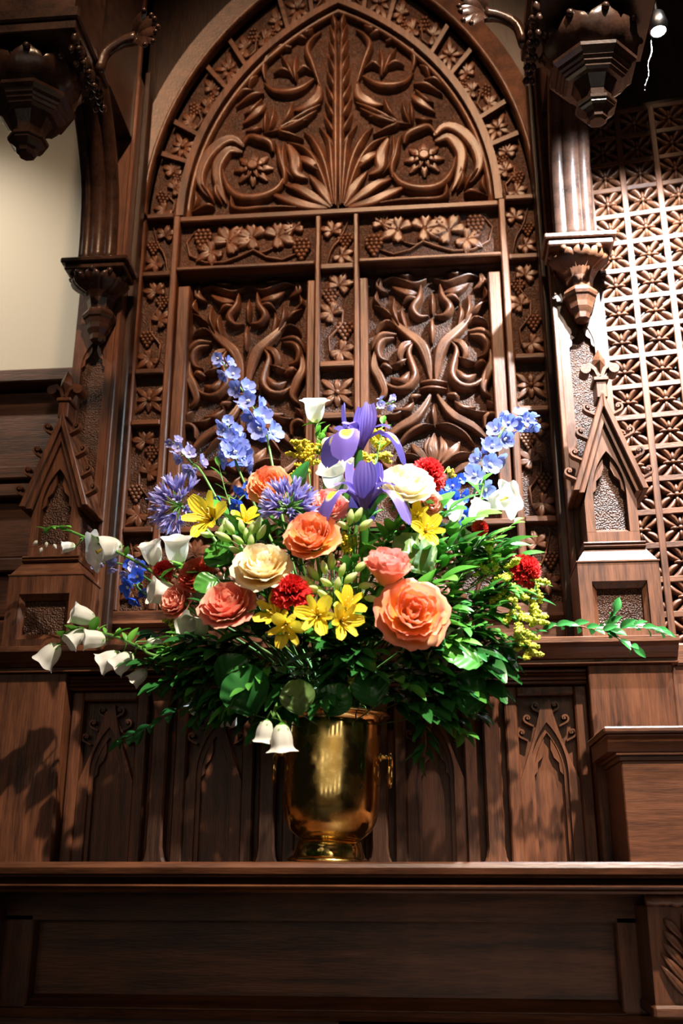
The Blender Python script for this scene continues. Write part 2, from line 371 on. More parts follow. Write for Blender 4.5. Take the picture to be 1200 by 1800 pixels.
# tympanum foliage, right half measured in the photograph, mirrored
c2 = lambda p: (lambda w: (w.x, w.z))(U(590+p[0]/4, p[1]/4, YT-.01))
PXM = .00195/4                                # metres per traced unit on the tympanum
TY = [([(30,1450),(34,1000),(38,500),(45,120)],46,'round','stem'),
 ([(40,1440),(60,1200),(80,1000),(150,880)],60),([(50,1440),(110,1150),(190,980),(260,900)],62),([(60,1440),(150,1180),(250,1030),(380,960)],56),
 ([(60,1450),(130,1330),(220,1210)],66,'valley'),([(70,1460),(200,1370),(300,1300),(390,1265)],70,'valley'),([(90,1465),(250,1430),(380,1370),(490,1315)],70,'valley'),
 ([(130,1200),(230,1120),(320,1075)],60,'valley'),([(370,980),(320,1090),(310,1190),(230,1235)],80,'valley'),([(400,960),(410,1060),(390,1150),(330,1230)],50),
 ([(140,730),(250,780),(370,840),(430,880)],50),([(170,770),(280,830),(400,870),(540,880)],50),([(340,690),(370,780),(430,850)],48),([(470,710),(485,800),(515,870)],40),([(525,720),(535,800),(540,880)],36),
 ([(230,830),(340,835),(430,880),(340,920),(260,955)],46),([(150,580),(165,680),(250,735),(340,745)],70,'valley'),
 ([(150,590),(200,440),(240,330),(200,260),(140,215)],46,'round','scroll'),([(350,300),(430,285),(510,330),(552,410),(540,500)],56,'round','scroll'),
 ([(190,545),(280,600),(380,615),(480,590),(548,520)],60,'round','scroll'),([(320,540),(328,440),(308,335)],48),([(335,520),(380,420),(425,340)],46),([(320,490),(260,455),(200,490)],48),([(350,480),(420,450),(480,465)],44),
 ([(545,600),(640,610),(750,670)],48),([(535,680),(600,740),(700,795)],52,'valley'),([(560,640),(640,720),(690,730)],44),([(590,470),(640,500),(660,560)],44),([(620,570),(700,570),(760,620)],44),
 ([(690,960),(760,900),(860,920),(960,1010),(1010,1130),(990,1220),(920,1310)],82,'valley','scroll'),([(700,1000),(790,975),(860,1040),(885,1120),(860,1250),(815,1345)],80,'valley','scroll'),
 ([(480,1020),(500,960),(580,920),(660,900),(710,960)],66,'round','scroll'),([(395,1210),(450,1290),(560,1332),(680,1330),(760,1290),(820,1200),(842,1100)],70,'round','scroll'),
 ([(400,1260),(395,1180),(420,1100),(440,1000),(465,950)],50,'round','scroll'),([(780,1300),(770,1380),(700,1412),(560,1415),(380,1425),(110,1475)],58),
 ([(900,1370),(960,1355),(1070,1385)],56),([(880,1180),(890,1270),(850,1345)],50),([(1000,1190),(945,1260),(905,1335)],50),([(1040,1240),(1030,1310),(1060,1370)],40),([(560,840),(620,860),(680,850)],44),
 ([(200,190),(250,215),(290,200)],50),([(240,260),(290,235),(350,230)],50),([(180,140),(140,110),(110,70)],40)]
for k in range(9):
    y = 1060-k*105; s_ = 1-.055*k
    TY.append(([(38, y), (70*s_+10, y-70), (110*s_+15, y-150)], 46))
carve(tp, 'leaf', TY, c2, YT, .026, mirror=XA, wscale=PXM)
rc = c2((620, 1120))
for x in (rc[0], mx(rc[0])):
    m = rosette(x, rc[1], .056, YT, .016); q = rosette(x, rc[1], .036, YT-.012, .014, rot=.39); m.add(q.v, q.f, True)
    m.lathe([(.011, 0), (.016, .004), (.016, .010), (.011, .012)], (0, 0, 0), 14)
    k = len(m.v)-4*14
    m.v[k:] = [(x+a, YT-.022-c, rc[1]+b) for a, b, c in m.v[k:]]
    m.build('rosette', 'carve', tp)

# big lower panels
c3 = lambda p: (lambda w: (w.x, w.z))(U(630+p[0]/4.444, 460+p[1]/4.444, .365))
PA = [([(605,930),(620,780),(660,660),(740,580),(830,490),(890,390)],84,'valley','stem'),([(770,540),(800,420),(785,340)],54),([(825,490),(862,380),(850,265)],56),([(870,420),(940,360),(1010,315)],54),
 ([(845,500),(905,455),(985,480),(1010,520)],48),([(850,560),(960,555),(1030,610),(1052,665)],60,'round'),([(870,585),(960,600),(1005,660),(990,735),(925,755)],62,'round','scroll'),
 ([(1030,680),(1042,800),(1000,900),(975,1000),(1035,1065)],74,'valley'),([(715,630),(765,700),(745,800),(728,900),(790,975),(880,985),(965,930),(1000,840)],66,'round','scroll'),
 ([(715,630),(800,655),(835,730),(800,800)],60,'valley'),([(775,760),(850,790),(925,805)],54),([(765,860),(830,930),(920,890)],84,'round'),([(900,830),(960,800),(1000,810)],60,'round'),
 ([(615,1050),(680,1150),(760,1230),(880,1290),(960,1350),(1040,1430)],68,'valley','stem'),([(690,1050),(760,1065),(755,1105)],54,'round'),([(750,1105),(820,1160),(915,1145)],58,'round'),([(820,1160),(930,1195),(1045,1185)],50),
 ([(985,1310),(985,1235),(1040,1205),(1095,1240),(1085,1310)],50,'round','scroll'),([(610,1600),(665,1480),(640,1375)],70,'valley'),([(640,1600),(730,1500),(790,1415)],70,'valley'),([(600,1290),(700,1290),(820,1350),(905,1440)],60),
 ([(680,1570),(790,1515),(910,1510)],56),([(700,1700),(820,1620),(960,1600),(1050,1500)],70,'valley'),([(620,1720),(700,1820),(840,1860),(980,1780)],70,'round','scroll'),([(600,1640),(660,1700),(700,1780)],60),
 ([(635,195),(655,290),(712,370),(670,432),(590,432)],66,'round','scroll'),([(670,255),(760,245),(860,180)],60,'valley'),([(655,300),(740,290),(790,325)],52,'round'),([(590,150),(680,180),(780,150),(860,120),(935,130)],54),
 ([(950,110),(965,180),(895,225)],60,'valley'),([(980,210),(1000,280),(960,320)],50),([(700,110),(760,120),(820,90)],40),([(1000,1100),(1040,1130),(1060,1170)],44)]
PC = [([(575,650),(572,540),(575,450)],46,'round','stem'),([(575,420),(575,330),(575,240)],50),([(475,965),(585,958),(695,955)],46,'round','band'),([(480,1010),(585,1008),(690,1005)],46,'round','band'),([(588,1290),(580,1200),(590,1120)],56),([(590,1610),(575,1480),(592,1350)],92,'valley'),([(590,1680),(590,1760),(590,1840)],90,'round')]
pcx = c3((580, 800))[0]
for pc_ in (pcx, mx(pcx)):
    dx = pc_-pcx; ref = MB().box(pc_-.16, pc_+.16, .3745, .376, 2.29, 2.94).build('carved_ground', 'field', R_)
    conv = lambda p: (lambda q: (q[0]+dx, q[1]))(c3(p))
    carve(ref, 'leaf', PA, conv, .3745, .032, mirror=pc_, wscale=.00172/4.444)
    carve(ref, 'leaf', PC, conv, .3745, .034, wscale=.00172/4.444)

# grape vine and four-petal cells of the strips
def vine_cell(mp, w, h, seed, long_):
    """vine in a w x h cell, mp maps (u,v) to x,z"""
    rnd = random.Random(seed); Y = .334; parts = []
    def S(pts, wd, hh=.010, kind='round'):
        return stroke([mp(*p) for p in pts], wd, hh, Y, n=8 if len(pts) > 3 else 6, kind=kind)
    def join(ls):
        m = MB()
        for q in ls: m.add(q.v, q.f, True)
        return m
    def leaf(cx, cy, r, rot):
        return join([S([(cx, cy), (cx+r*.55*math.cos(rot+a), cy+r*.55*math.sin(rot+a)), (cx+r*l*math.cos(rot+a), cy+r*l*math.sin(rot+a))], r*.52, .013, 'valley') for a, l in ((0, 1), (1.0, .85), (-1.0, .85), (2.0, .6), (-2.0, .6))])
    def grapes(cx, cy, r):
        m = MB()
        for row, nn in enumerate((3, 4, 3, 2, 1)):
            for k in range(nn):
                x, z = mp(cx+(k-(nn-1)/2)*r*.5, cy+r*(.8-row*.42)); m.ball((x, Y-.006, z), r*.27, 6, 4)
        return m
    if long_:
        a = h/4
        parts.append(('vine_stem', S([(w*.5, 0), (w*.2, a), (w*.75, 2*a), (w*.3, 3*a), (w*.6, h)], w*.1)))
        parts += [('vine_leaf', leaf(w*.6, a*.55, w*.56, -.7)), ('vine_leaf', leaf(w*.34, a*2.2, w*.54, 2.4)), ('vine_leaf', leaf(w*.55, a*3.45, w*.56, 1.2))]
        parts += [('grape_bunch', grapes(w*.72, a*1.4, w*.30)), ('grape_bunch', grapes(w*.28, a*2.95, w*.27))]
    else:
        parts.append(('vine_stem', S([(w*.15, 0), (w*.3, h*.35), (w*.6, h*.6), (w*.85, h)], w*.1)))
        parts += [('vine_leaf', leaf(w*.34, h*.74, w*.50, 1.8)), ('vine_leaf', leaf(w*.62, h*.22, w*.48, -.6)), ('grape_bunch', grapes(w*.74, h*.52, w*.27))]
    return parts
def cell(mp, w, h, kind, seed):
    if kind == 'rose':
        m = MB(); Y = .334; c = (w/2, h/2); r = min(w, h)*.56
        for k in range(8):
            a = math.pi/4*k; l = 1.15 if k % 2 else .78
            q = stroke([mp(c[0]+r*l*s*math.cos(a), c[1]+r*l*s*math.sin(a)) for s in (.15, .6, 1)], r*.42, .011, Y, n=6, kind='valley', taper=(.3, .3)); m.add(q.v, q.f, True)
        x, z = mp(*c); m.ball((x, Y-.011, z), r*.16, 7, 4); m.build('carved_rosette', 'carve', R_)
    else:
        for nm, m in vine_cell(mp, w, h, seed, kind == 'long'): m.build(nm, 'carve', R_)
sd = 0
for s in (1, -1):
    for (z0, z1, kd) in ((2.998, 3.164, 'short'), (2.708, 2.982, 'long'), (2.564, 2.692, 'rose'), (2.278, 2.548, 'long'), (2.08, 2.262, 'short')):
        cell(lambda u, v: (XA+s*(.4465+u), z0+v), .075, z1-z0, kd, sd); sd += 1
for (z0, z1, kd) in ((2.998, 3.146, 'short'), (2.71, 2.976, 'long'), (2.566, 2.69, 'rose'), (2.278, 2.545, 'long'), (2.08, 2.255, 'short')):
    cell(lambda u, v: (XA-.043+u, z0+v), .086, z1-z0, kd, sd); sd += 1
# wide vines of the rail
for s in (1, -1):
    def mp(u, v): return (XA+s*(.062+u), 3.004+v)
    def S(pts, wd, hh=.010, kind='round'): return stroke([mp(*p) for p in pts], wd, hh, .336, n=12, kind=kind)
    S([(.02,.09),(.06,.03),(.12,.03),(.17,.06),(.22,.03),(.29,.025),(.345,.06),(.34,.12),(.28,.14)], .011).build('vine_stem', 'carve', R_)
    S([(.17,.06),(.14,.05),(.10,.07)], .009).build('vine_stem', 'carve', R_)
    for (cx, cy, r, ro) in ((.10,.10,.062,2.6),(.17,.10,.062,.4),(.235,.09,.066,2.2),(.06,.12,.045,1.2),(.28,.06,.05,-.6)):
        m = MB()
        for a, l in ((0,1),(1.05,.9),(-1.05,.9),(2.1,.65),(-2.1,.65)):
            q = S([(cx,cy),(cx+r*.55*math.cos(ro+a),cy+r*.55*math.sin(ro+a)),(cx+r*l*math.cos(ro+a),cy+r*l*math.sin(ro+a))], r*.55, .014, 'valley'); m.add(q.v, q.f, True)
        m.build('vine_leaf', 'carve', R_)
    for (cx, cy) in ((.035,.055),(.305,.10)):
        m = MB()
        for row, nn in enumerate((3,4,4,3,2,1)):
            for k in range(nn):
                x, z = mp(cx+(k-(nn-1)/2)*.0125, cy+.026-row*.0115); m.ball((x, .329, z), .0075, 7, 5)
        m.build('grape_bunch', 'carve', R_)
    # grape row under the big panel
    for k in range(3):
        cell(lambda u, v: (XA+s*(.064+.121*k+u), 2.08+v), .118, .175, 'short', sd); sd += 1
# cells of the curved band
def band(u, v, s):
    """u 0..1 across the band from the inside, v = angle fraction from the spring"""
    off = .384+(.096)*u; R = .808+.192*u
    a = v*math.atan2(math.sqrt(R*R-off*off), off)
    return (XA+s*(-off+R*math.cos(a)), ZSP+R*math.sin(a))
cuts = [0, .20, .305, .50, .605, .80, .9, 1.0]
for s in (1, -1):
    for k in range(len(cuts)-1):
        v0, v1 = cuts[k]+.008, cuts[k+1]-.008; h = (v1-v0)*1.02
        wd = .096
        def mp(u, v): return band(.13+.74*u/.078, v0+(v1-v0)*v/max(h, .01), s)
        cell(mp, .078, h, 'rose' if k in (1, 3, 5) else 'long' if h > .17 else 'short', sd); sd += 1
        if k: 
            vv = cuts[k]; A = [band(u, vv-.007, s) for u in (.05, .95)]; B = [band(u, vv+.007, s) for u in (.05, .95)]
            MB().prism((A+B[::-1]) if s > 0 else (A+B[::-1])[::-1], AP-.002, .36).build('cross_bar', 'wood_h', R_)

# ------------------------------------------------------------------ posts beside the arch, with a blind niche
def niche(cx, zb, w, zs, za, n=10, cusp=0):
    """pointed outline from bottom left up over the apex and down to bottom right"""
    h = za-zs; R = (w*w/4+h*h)/w; off = R-w/2; a1 = math.atan2(h, off)
    rt_ = [(cx-off+R*math.cos(a1*k/n), zs+R*math.sin(a1*k/n)) for k in range(n+1)]; lf = [(2*cx-x, z) for x, z in rt_]
    return [(cx-w/2, zb)] + lf + rt_[::-1][1:] + [(cx+w/2, zb)]
def frame_around(outl, x0, x1, z0, z1):
    """rectangle points matched one to one to an outline that starts and ends at its foot"""
    n = len(outl); o = []
    for i, (x, z) in enumerate(outl):
        if i == 0: o.append((x0, z0))
        elif i == n-1: o.append((x1, z0))
        elif i == 1: o.append((x0, z))
        elif i == n-2: o.append((x1, z))
        else:
            s = (i-1)/(n-3); zl = outl[1][1]
            if s < .3: o.append((x0, zl+(z1-zl)*s/.3))
            elif s > .7: o.append((x1, zl+(z1-zl)*(1-s)/.3))
            else: o.append((x0+(x1-x0)*(s-.3)/.4, z1))
    return o
def cusps(parent, cx, w, zs, za, y0, y1, mt='wood_v'):
    """two trefoil cusps inside a pointed niche"""
    for s in (-1, 1):
        p = [(cx+s*w*.5, zs-.0), (cx+s*w*.47, zs+(za-zs)*.25), (cx+s*w*.33, zs+(za-zs)*.58), (cx+s*w*.12, zs+(za-zs)*.9), (cx+s*w*.10, zs+(za-zs)*.62), (cx+s*w*.20, zs+(za-zs)*.42), (cx+s*w*.36, zs+(za-zs)*.30), (cx+s*w*.38, zs+(za-zs)*.10)]
        MB().prism(p if s < 0 else p[::-1], y0, y1).build('cusp', mt, parent)
for s in (1, -1):
    x0, x1 = sorted((XA+s*.538, XA+s*.646)); cx = (x0+x1)/2 + (.003 if s > 0 else -.002)
    t = thing('post', 'oak post with a pointed niche between the carved arch and the '+('lattice screen' if s > 0 else 'cream wall'), 'post', ((x0+x1)/2, PP, 1.93))
    MB().box(x0, x1, PP+.014, .27, 1.931, 4.4).build('core', 'field', t)
    o = niche(cx, 2.3, .060, 2.66, 2.735)
    MB().strip(frame_around(o, x0, x1, 2.3, 2.78), o, PP, .23).build('niche_plate', 'wood_v', t)
    cusps(t, cx, .060, 2.66, 2.735, PP+.003, PP+.0145)
    MB().box(x0, x1, PP, .27, 2.7805, 4.4).build('upper_face', 'wood_v', t); MB().box(x0, x1, PP, .27, 1.931, 2.2995).build('lower_face', 'wood_v', t)
    xi = x0 if s > 0 else x1
    MB().box(xi-.006, xi+.006, PP-.006, .27, 1.931, 3.55).build('edge_bead', 'wood_v', t, bevel=.002)
    a, b = sorted((xi-s*.004, xi-s*.022)); MB().box(a, b, .235, .271, 1.931, 3.6).build('jamb_moulding', 'dark', t, bevel=.003)

# ------------------------------------------------------------------ ledge over the lower panels
t = thing('ledge', 'moulded oak ledge running behind the flowers under the carved arch', 'ledge', (XA, .1, 1.85))
MB().mould(-.95, .69, [(.046, 1.930), (.040, 1.927), (.040, 1.917), (.048, 1.913), (.050, 1.909), (.060, 1.900), (.066, 1.890), (.072, 1.888), (.072, 1.884), (.066, 1.882), (.066, 1.879), (.268, 1.879), (.268, 1.930)]).build('cornice', 'wood_h', t)
MB().box(.6905, 1.7, .10, .19, 1.879, 1.925).build('cornice_return', 'wood_h', t, bevel=.005)
for z, y in ((1.872, .098), (1.865, .103), (1.857, .1), (1.850, .104)):
    MB().mould(-.56, .512, [(y, z+.0035), (y-.004, z), (y, z-.0035), (.2, z-.0035), (.2, z+.0035)]).build('bead', 'wood_h', t)

# ------------------------------------------------------------------ lower panelling: five bays with crocketed gables
def scroll(cx, cz, r, y0, y1, s, stem=(.0, -1.6)):
    """small carved crocket: a rolled volute on a short stalk"""
    m = MB(); P = []
    for k in range(15):
        a = math.pi*(.5-s*.0)+s*(-2.9+5.2*k/14); q = r*(1-.055*k); P.append((cx+q*math.cos(a), cz+q*math.sin(a)))
    P = [(cx+s*stem[0]*r-s*r*1.0, cz+stem[1]*r)] + P
    m.sweep(P, [(-r*.2, y1), (-r*.2, y0), (r*.2, y0), (r*.2, y1)]); m2 = MB().prism([(cx+.32*r*math.cos(2*math.pi*k/8), cz+.32*r*math.sin(2*math.pi*k/8)) for k in range(8)], y0, y1)
    m.add(m2.v, m2.f); return m
D = .2265
t5 = thing('lower_panelling', 'row of five gothic oak panels between the shelf and the ledge', 'panelling', (XA, LP, ZS))
MB().box(-.5615, .5135, .15, .26, ZS, 1.845).build('backing', 'wood_v', t5)
for k in range(-2, 3):
    cx = XA-.006+k*D; hw = .083
    bay = MB()
    # frame of the bay
    for x0, x1 in ((cx-hw, cx-.058), (cx+.058, cx+hw)): bay.box(x0, x1, LP, .152, ZS, 1.845)
    bay.box(cx-.058, cx+.058, LP, .152, 1.826, 1.845)
    b = bay.build('panel_frame', 'wood_v', t5, bevel=.003)
    o = niche(cx, ZS, .074, 1.672, 1.772, 10); zt = 1.818
    gab = [(cx-.0575, ZS), (cx-.0575, 1.66)] + [None]*(len(o)-4) + [(cx+.0575, 1.66), (cx+.0575, ZS)]
    nn = len(o)
    for i in range(2, nn-2):
        s_ = (i-1)/(nn-3); q = 1-abs(2*s_-1); ex = .0575*(1-q)**1.25+.009*q; gab[i] = (cx+(-1 if s_ < .5 else 1)*max(ex, .006), 1.66+(zt-1.66)*q)
    MB().strip(gab, o, LP+.006, .150).build('gable_arch', 'wood_v', t5)
    o2 = niche(cx, ZS, .058, 1.668, 1.752, 10)
    MB().strip(o, o2, LP+.016, .150).build('inner_arch', 'wood_v', t5)
    cusps(t5, cx, .058, 1.668, 1.752, LP+.018, .150)
    for s in (-1, 1):
        for (dx, z) in ((.019, 1.807), (.037, 1.781), (.050, 1.752)):
            scroll(cx+s*dx, z, .0095, LP+.010, .149, s, (-.2, -1.7)).build('crocket', 'carve', t5)
for k in (-1.5, -.5, .5, 1.5):
    cx = XA-.006+k*D; w = .017
    p = [(cx-w-.008, ZS), (cx-w-.003, ZS+.012), (cx-w, ZS+.03), (cx-w, 1.80), (cx-w-.006, 1.835), (cx-w-.008, 1.848), (cx+w+.008, 1.848), (cx+w+.006, 1.835), (cx+w, 1.80), (cx+w, ZS+.03), (cx+w+.003, ZS+.012), (cx+w+.008, ZS)]
    MB().prism(p[::-1], LP-.012, .15).build('mullion', 'wood_v', t5, bevel=.004)

# square blocks that carry the pinnacles
for s in (1, -1):
    x0, x1 = (.514, .680) if s > 0 else (-.722, -.562)
    o = MB().box(x0, x1 if s > 0 else x1, F, .30, ZS, 1.8785).build('plain_block', 'wood_v', bevel=.002)
    if s < 0:
        o2 = MB().box(-1.2, -.7225, F+.02, .30, ZS, 1.8785).build('plain_board', 'wood_v'); tag(o2, 'flat oak board at the far left above the shelf', 'panel')
    else:
        o2 = MB().box(.6805, 1.5, F+.03, .30, ZS, 1.8785).build('plain_board', 'wood_v'); tag(o2, 'flat oak board at the far right above the pedestal', 'panel')
    tag(o, 'plain square oak block under the '+('right' if s > 0 else 'left')+' pinnacle, '+('behind the capped pedestal' if s > 0 else 'left of the gothic panels'), 'block')

# capped pedestal at the right
t = thing('pedestal', 'oak pedestal box with moulded cap standing on the shelf at right', 'pedestal', (.75, 0, ZS))
MB().box(.532, 1.0, G, .08, ZS, 1.672).build('body', 'wood_h', t, bevel=.002)
for a, z0, z1 in ((.031, 1.7165, 1.728), (.026, 1.711, 1.7165)): MB().box(.532-a, 1.0, G-a, .0795, z0, z1).build('cap_slab', 'wood_h', t, bevel=.003)
MB().mould(.508, 1.0, [(G-.024, 1.711), (G-.021, 1.702), (G-.014, 1.690), (G-.011, 1.686), (.0795, 1.686), (.0795, 1.711)]).build('cap_cove', 'wood_h', t)
MB().box(.522, 1.0, G-.010, .0795, 1.680, 1.686).box(.528, 1.0, G-.004, .0795, 1.672, 1.680).build('cap_fillet', 'wood_h', t, bevel=.0015)

# ------------------------------------------------------------------ pinnacles
def pinnacle(cx, label, group):
    t = thing('pinnacle', label, 'pinnacle', (cx, .14, 1.9305), group); Z = 1.9305; y1 = .199
    w = .083
    # base block with sunk panel
    x0, x1, z0, z1 = cx-w, cx+w, Z, 2.094; a0, a1, b0, b1 = cx-.056, cx+.056, Z+.022, 2.052
    m = MB(); m.box(x0, a0, F, y1, z0, z1).box(a1, x1, F, y1, z0, z1).box(a0, a1, F, y1, z0, b0).box(a0, a1, F, y1, b1, z1); m.build('base_block', 'wood_v', t)
    m = MB(); m.strip([(a0, b0), (a0, b1), (a1, b1), (a1, b0), (a0, b0)], [(a0+.010, b0+.012), (a0+.010, b1-.012), (a1-.010, b1-.012), (a1-.010, b0+.012), (a0+.010, b0+.012)], F+.004, F+.03, ya=F+.004, yb=F+.014); m.build('panel_moulding', 'wood_v', t)
    MB().box(a0, a1, F+.020, y1, b0, b1).build('sunk_panel', 'field', t)
    # weathering and string
    v = [(x0, F, 2.094), (x1, F, 2.094), (x1, y1, 2.094), (x0, y1, 2.094), (cx-.062, F+.02, 2.128), (cx+.062, F+.02, 2.128), (cx+.062, y1, 2.128), (cx-.062, y1, 2.128)]
    MB().box(x0-.002, x1+.002, F-.002, y1, 2.0935, 2.0965).build('weathering_lip', 'wood_h', t)
    MB().add(v, [(0,3,2,1),(4,5,6,7),(0,1,5,4),(1,2,6,5),(2,3,7,6),(3,0,4,7)]).build('weathering', 'wood_h', t)
    MB().mould(cx-.064, cx+.064, [(F+.016, 2.1285), (F+.012, 2.132), (F+.016, 2.1355), (F+.012, 2.139), (F+.016, 2.1425), (y1, 2.1425), (y1, 2.1285)]).build('string_course', 'wood_h', t)
    # shaft with trefoil niche and gable top
    yf = F+.018; zb = 2.143; o = niche(cx, 2.165, .070, 2.255, 2.350, 10); nn = len(o); hw = .0545; zt = 2.45
    out = [(cx-hw, 2.165), (cx-hw, 2.235)] + [None]*(nn-4) + [(cx+hw, 2.235), (cx+hw, 2.165)]
    for i in range(2, nn-2):
        s_ = (i-1)/(nn-3); q = 1-abs(2*s_-1); out[i] = (cx+(-1 if s_ < .5 else 1)*hw*(1-q)+ (0 if q < 1 else 0), 2.235+(zt-2.235)*q)
    MB().strip(out, o, yf, yf+.02).build('shaft_face', 'wood_v', t)
    MB().box(cx-hw, cx+hw, yf, y1, zb, 2.1645).build('shaft_foot', 'wood_v', t)
    MB().prism([(cx-hw, 2.165), (cx+hw, 2.165), (cx+hw, 2.235), (cx, zt-.01), (cx-hw, 2.235)], yf+.0205, y1).build('shaft', 'field', t)
    MB().mould(cx-.034, cx+.034, [(yf+.002, 2.165), (yf+.019, 2.175), (yf+.019, 2.165)]).build('niche_sill', 'wood_h', t)
    cusps(t, cx, .070, 2.255, 2.350, yf+.008, yf+.02)
    # raking gable bars
    for s in (-1, 1):
        A, B = (cx+s*.0795, 2.252), (cx, 2.487)
        dx, dz = B[0]-A[0], B[1]-A[1]; l = math.hypot(dx, dz); nx, nz = -dz/l*s*-1, dx/l*s*-1
        ins = lambda d: [(A[0]-s*d*dz/l*0 - s*d*1.05, A[1]), (B[0], B[1]-d*3.0)]
        o1, o2, o3 = ins(0), ins(.013), ins(.024)
        p = [o1[0], o1[1], o2[1], o2[0]]; MB().prism(p if s > 0 else p[::-1], F-.004, y1).build('gable_bar', 'wood_v', t, bevel=.002)
        p = [o2[0], o2[1], o3[1], o3[0]]; MB().prism(p if s > 0 else p[::-1], F+.008, y1-.01).build('gable_fillet', 'wood_v', t)
        for q in (.16, .35, .56, .80):
            px_, pz_ = A[0]+dx*q, A[1]+dz*q
            scroll(px_+s*.017, pz_+.010, .0105, F+.002, F+.022, s, (-.3, -1.8)).build('crocket', 'carve', t)
    # finial: fleur-de-lis on a neck
    MB().box(cx-.012, cx+.012, F, F+.05, 2.47, 2.510).build('finial_neck', 'wood_v', t, bevel=.002)
    MB().box(cx-.017, cx+.017, F-.004, F+.05, 2.510, 2.520).build('finial_collar', 'wood_v', t, bevel=.002)
    m = MB(); yb = F+.03
    for yy, pts in ((F-.004, [(cx, 2.520), (cx+.014, 2.550), (cx+.013, 2.566), (cx, 2.592), (cx-.013, 2.566), (cx-.014, 2.550)]),):
        v = [(x, yb, z) for x, z in pts] + [(x, F+.006, z) for x, z in pts] + [(cx, yy-.008, 2.556)]; n = 6
        m.add(v, [(i, (i+1) % n, n+(i+1) % n, n+i) for i in range(n)] + [(n+i, n+(i+1) % n, 2*n) for i in range(n)])
    m.build('fleur_centre', 'carve', t)
    for s in (-1, 1):
        m = MB(); m.sweep([(cx+s*.003, 2.522), (cx+s*.010, 2.540), (cx+s*.022, 2.552), (cx+s*.033, 2.548)], [(-.004, F+.03), (-.004, F), (.004, F), (.004, F+.03)])
        k = MB().prism([(cx+s*.031+.0115*math.cos(-s*2*math.pi*q/12 if 0 else 2*math.pi*q/12), 2.541+.0115*math.sin(2*math.pi*q/12)) for q in range(12)], F-.002, F+.035); m.add(k.v, k.f)
        m.build('fleur_scroll', 'carve', t)
pinnacle(.592, 'brightly lit carved pinnacle with crocketed gable in front of the lattice', None)
pinnacle(-.628, 'shadowed carved pinnacle with crocketed gable beside the dark left boarding', None)

# ------------------------------------------------------------------ corbels on the posts
def leafband(t, cx, cy, z, r, n, h, mt='carve', half=True):
    for k in range(n):
        a = math.pi+math.pi*(k+.5)/n if half else 2*math.pi*k/n
        m = MB(); c, s = math.cos(a), math.sin(a); tx, ty = -s, c; v = []
        for i in range(6):
            q = i/5; rr = r*(.55+.45*q**.7)+ (.012*math.sin(q*3.1)); zz = z-h+h*1.05*q-(h*.35*max(0, q-.75)*4*.25)
            ww = h*.42*math.sin(.35+2.5*q)+.003
            for u, dd in ((-1, -.004), (-.5, .003), (0, -.002), (.5, .003), (1, -.004)):
                v.append((cx+c*(rr+dd)+tx*ww*u, cy+s*(rr+dd)+ty*ww*u, zz))
        f = [(i*5+j, i*5+j+1, (i+1)*5+j+1, (i+1)*5+j) for i in range(5) for j in range(4)]
        m.add(v, f, True)
        tip = (cx+c*r*1.05, cy+s*r*1.05, z-h*.12); m.ball(tip, h*(.2 if half else .11), 7, 4)
        m.build('leaf', mt, t)
def corbel(cx, label, mt):
    y = .15; t = thing('corbel', label, 'corbel', (cx, .19, 2.70)); zt = 2.915
    MB().box(cx-.084, cx+.084, .10, .199, zt-.014, zt).build('slab', mt, t, bevel=.003)
    MB().box(cx-.076, cx+.076, .108, .199, zt-.030, zt-.014).build('slab_fillet', mt, t, bevel=.003)
    MB().lathe([(.030, 2.800), (.036, 2.830), (.056, 2.868), (.066, zt-.030)], (cx, .185, 0), 10, False, math.pi/8).build('bell', mt, t)
    MB().lathe([(.034, 2.772), (.040, 2.778), (.043, 2.786), (.040, 2.794), (.032, 2.802)][::1], (cx, .182, 0), 8, False, math.pi/8).build('ring_moulding', mt, t)
    MB().lathe([(.012, 2.716), (.018, 2.722), (.020, 2.735), (.028, 2.748), (.031, 2.760), (.036, 2.772)], (cx, .180, 0), 8, False, math.pi/8).build('drop', mt, t)
    leafband(t, cx, .165, zt-.034, .066, 5, .042, mt)
corbel(.580, 'carved corbel with bright leaf fringe under a pale slab beside the lattice', 'carve')
corbel(-.598, 'dark carved corbel with leaf fringe beside the cream wall', 'canopy')

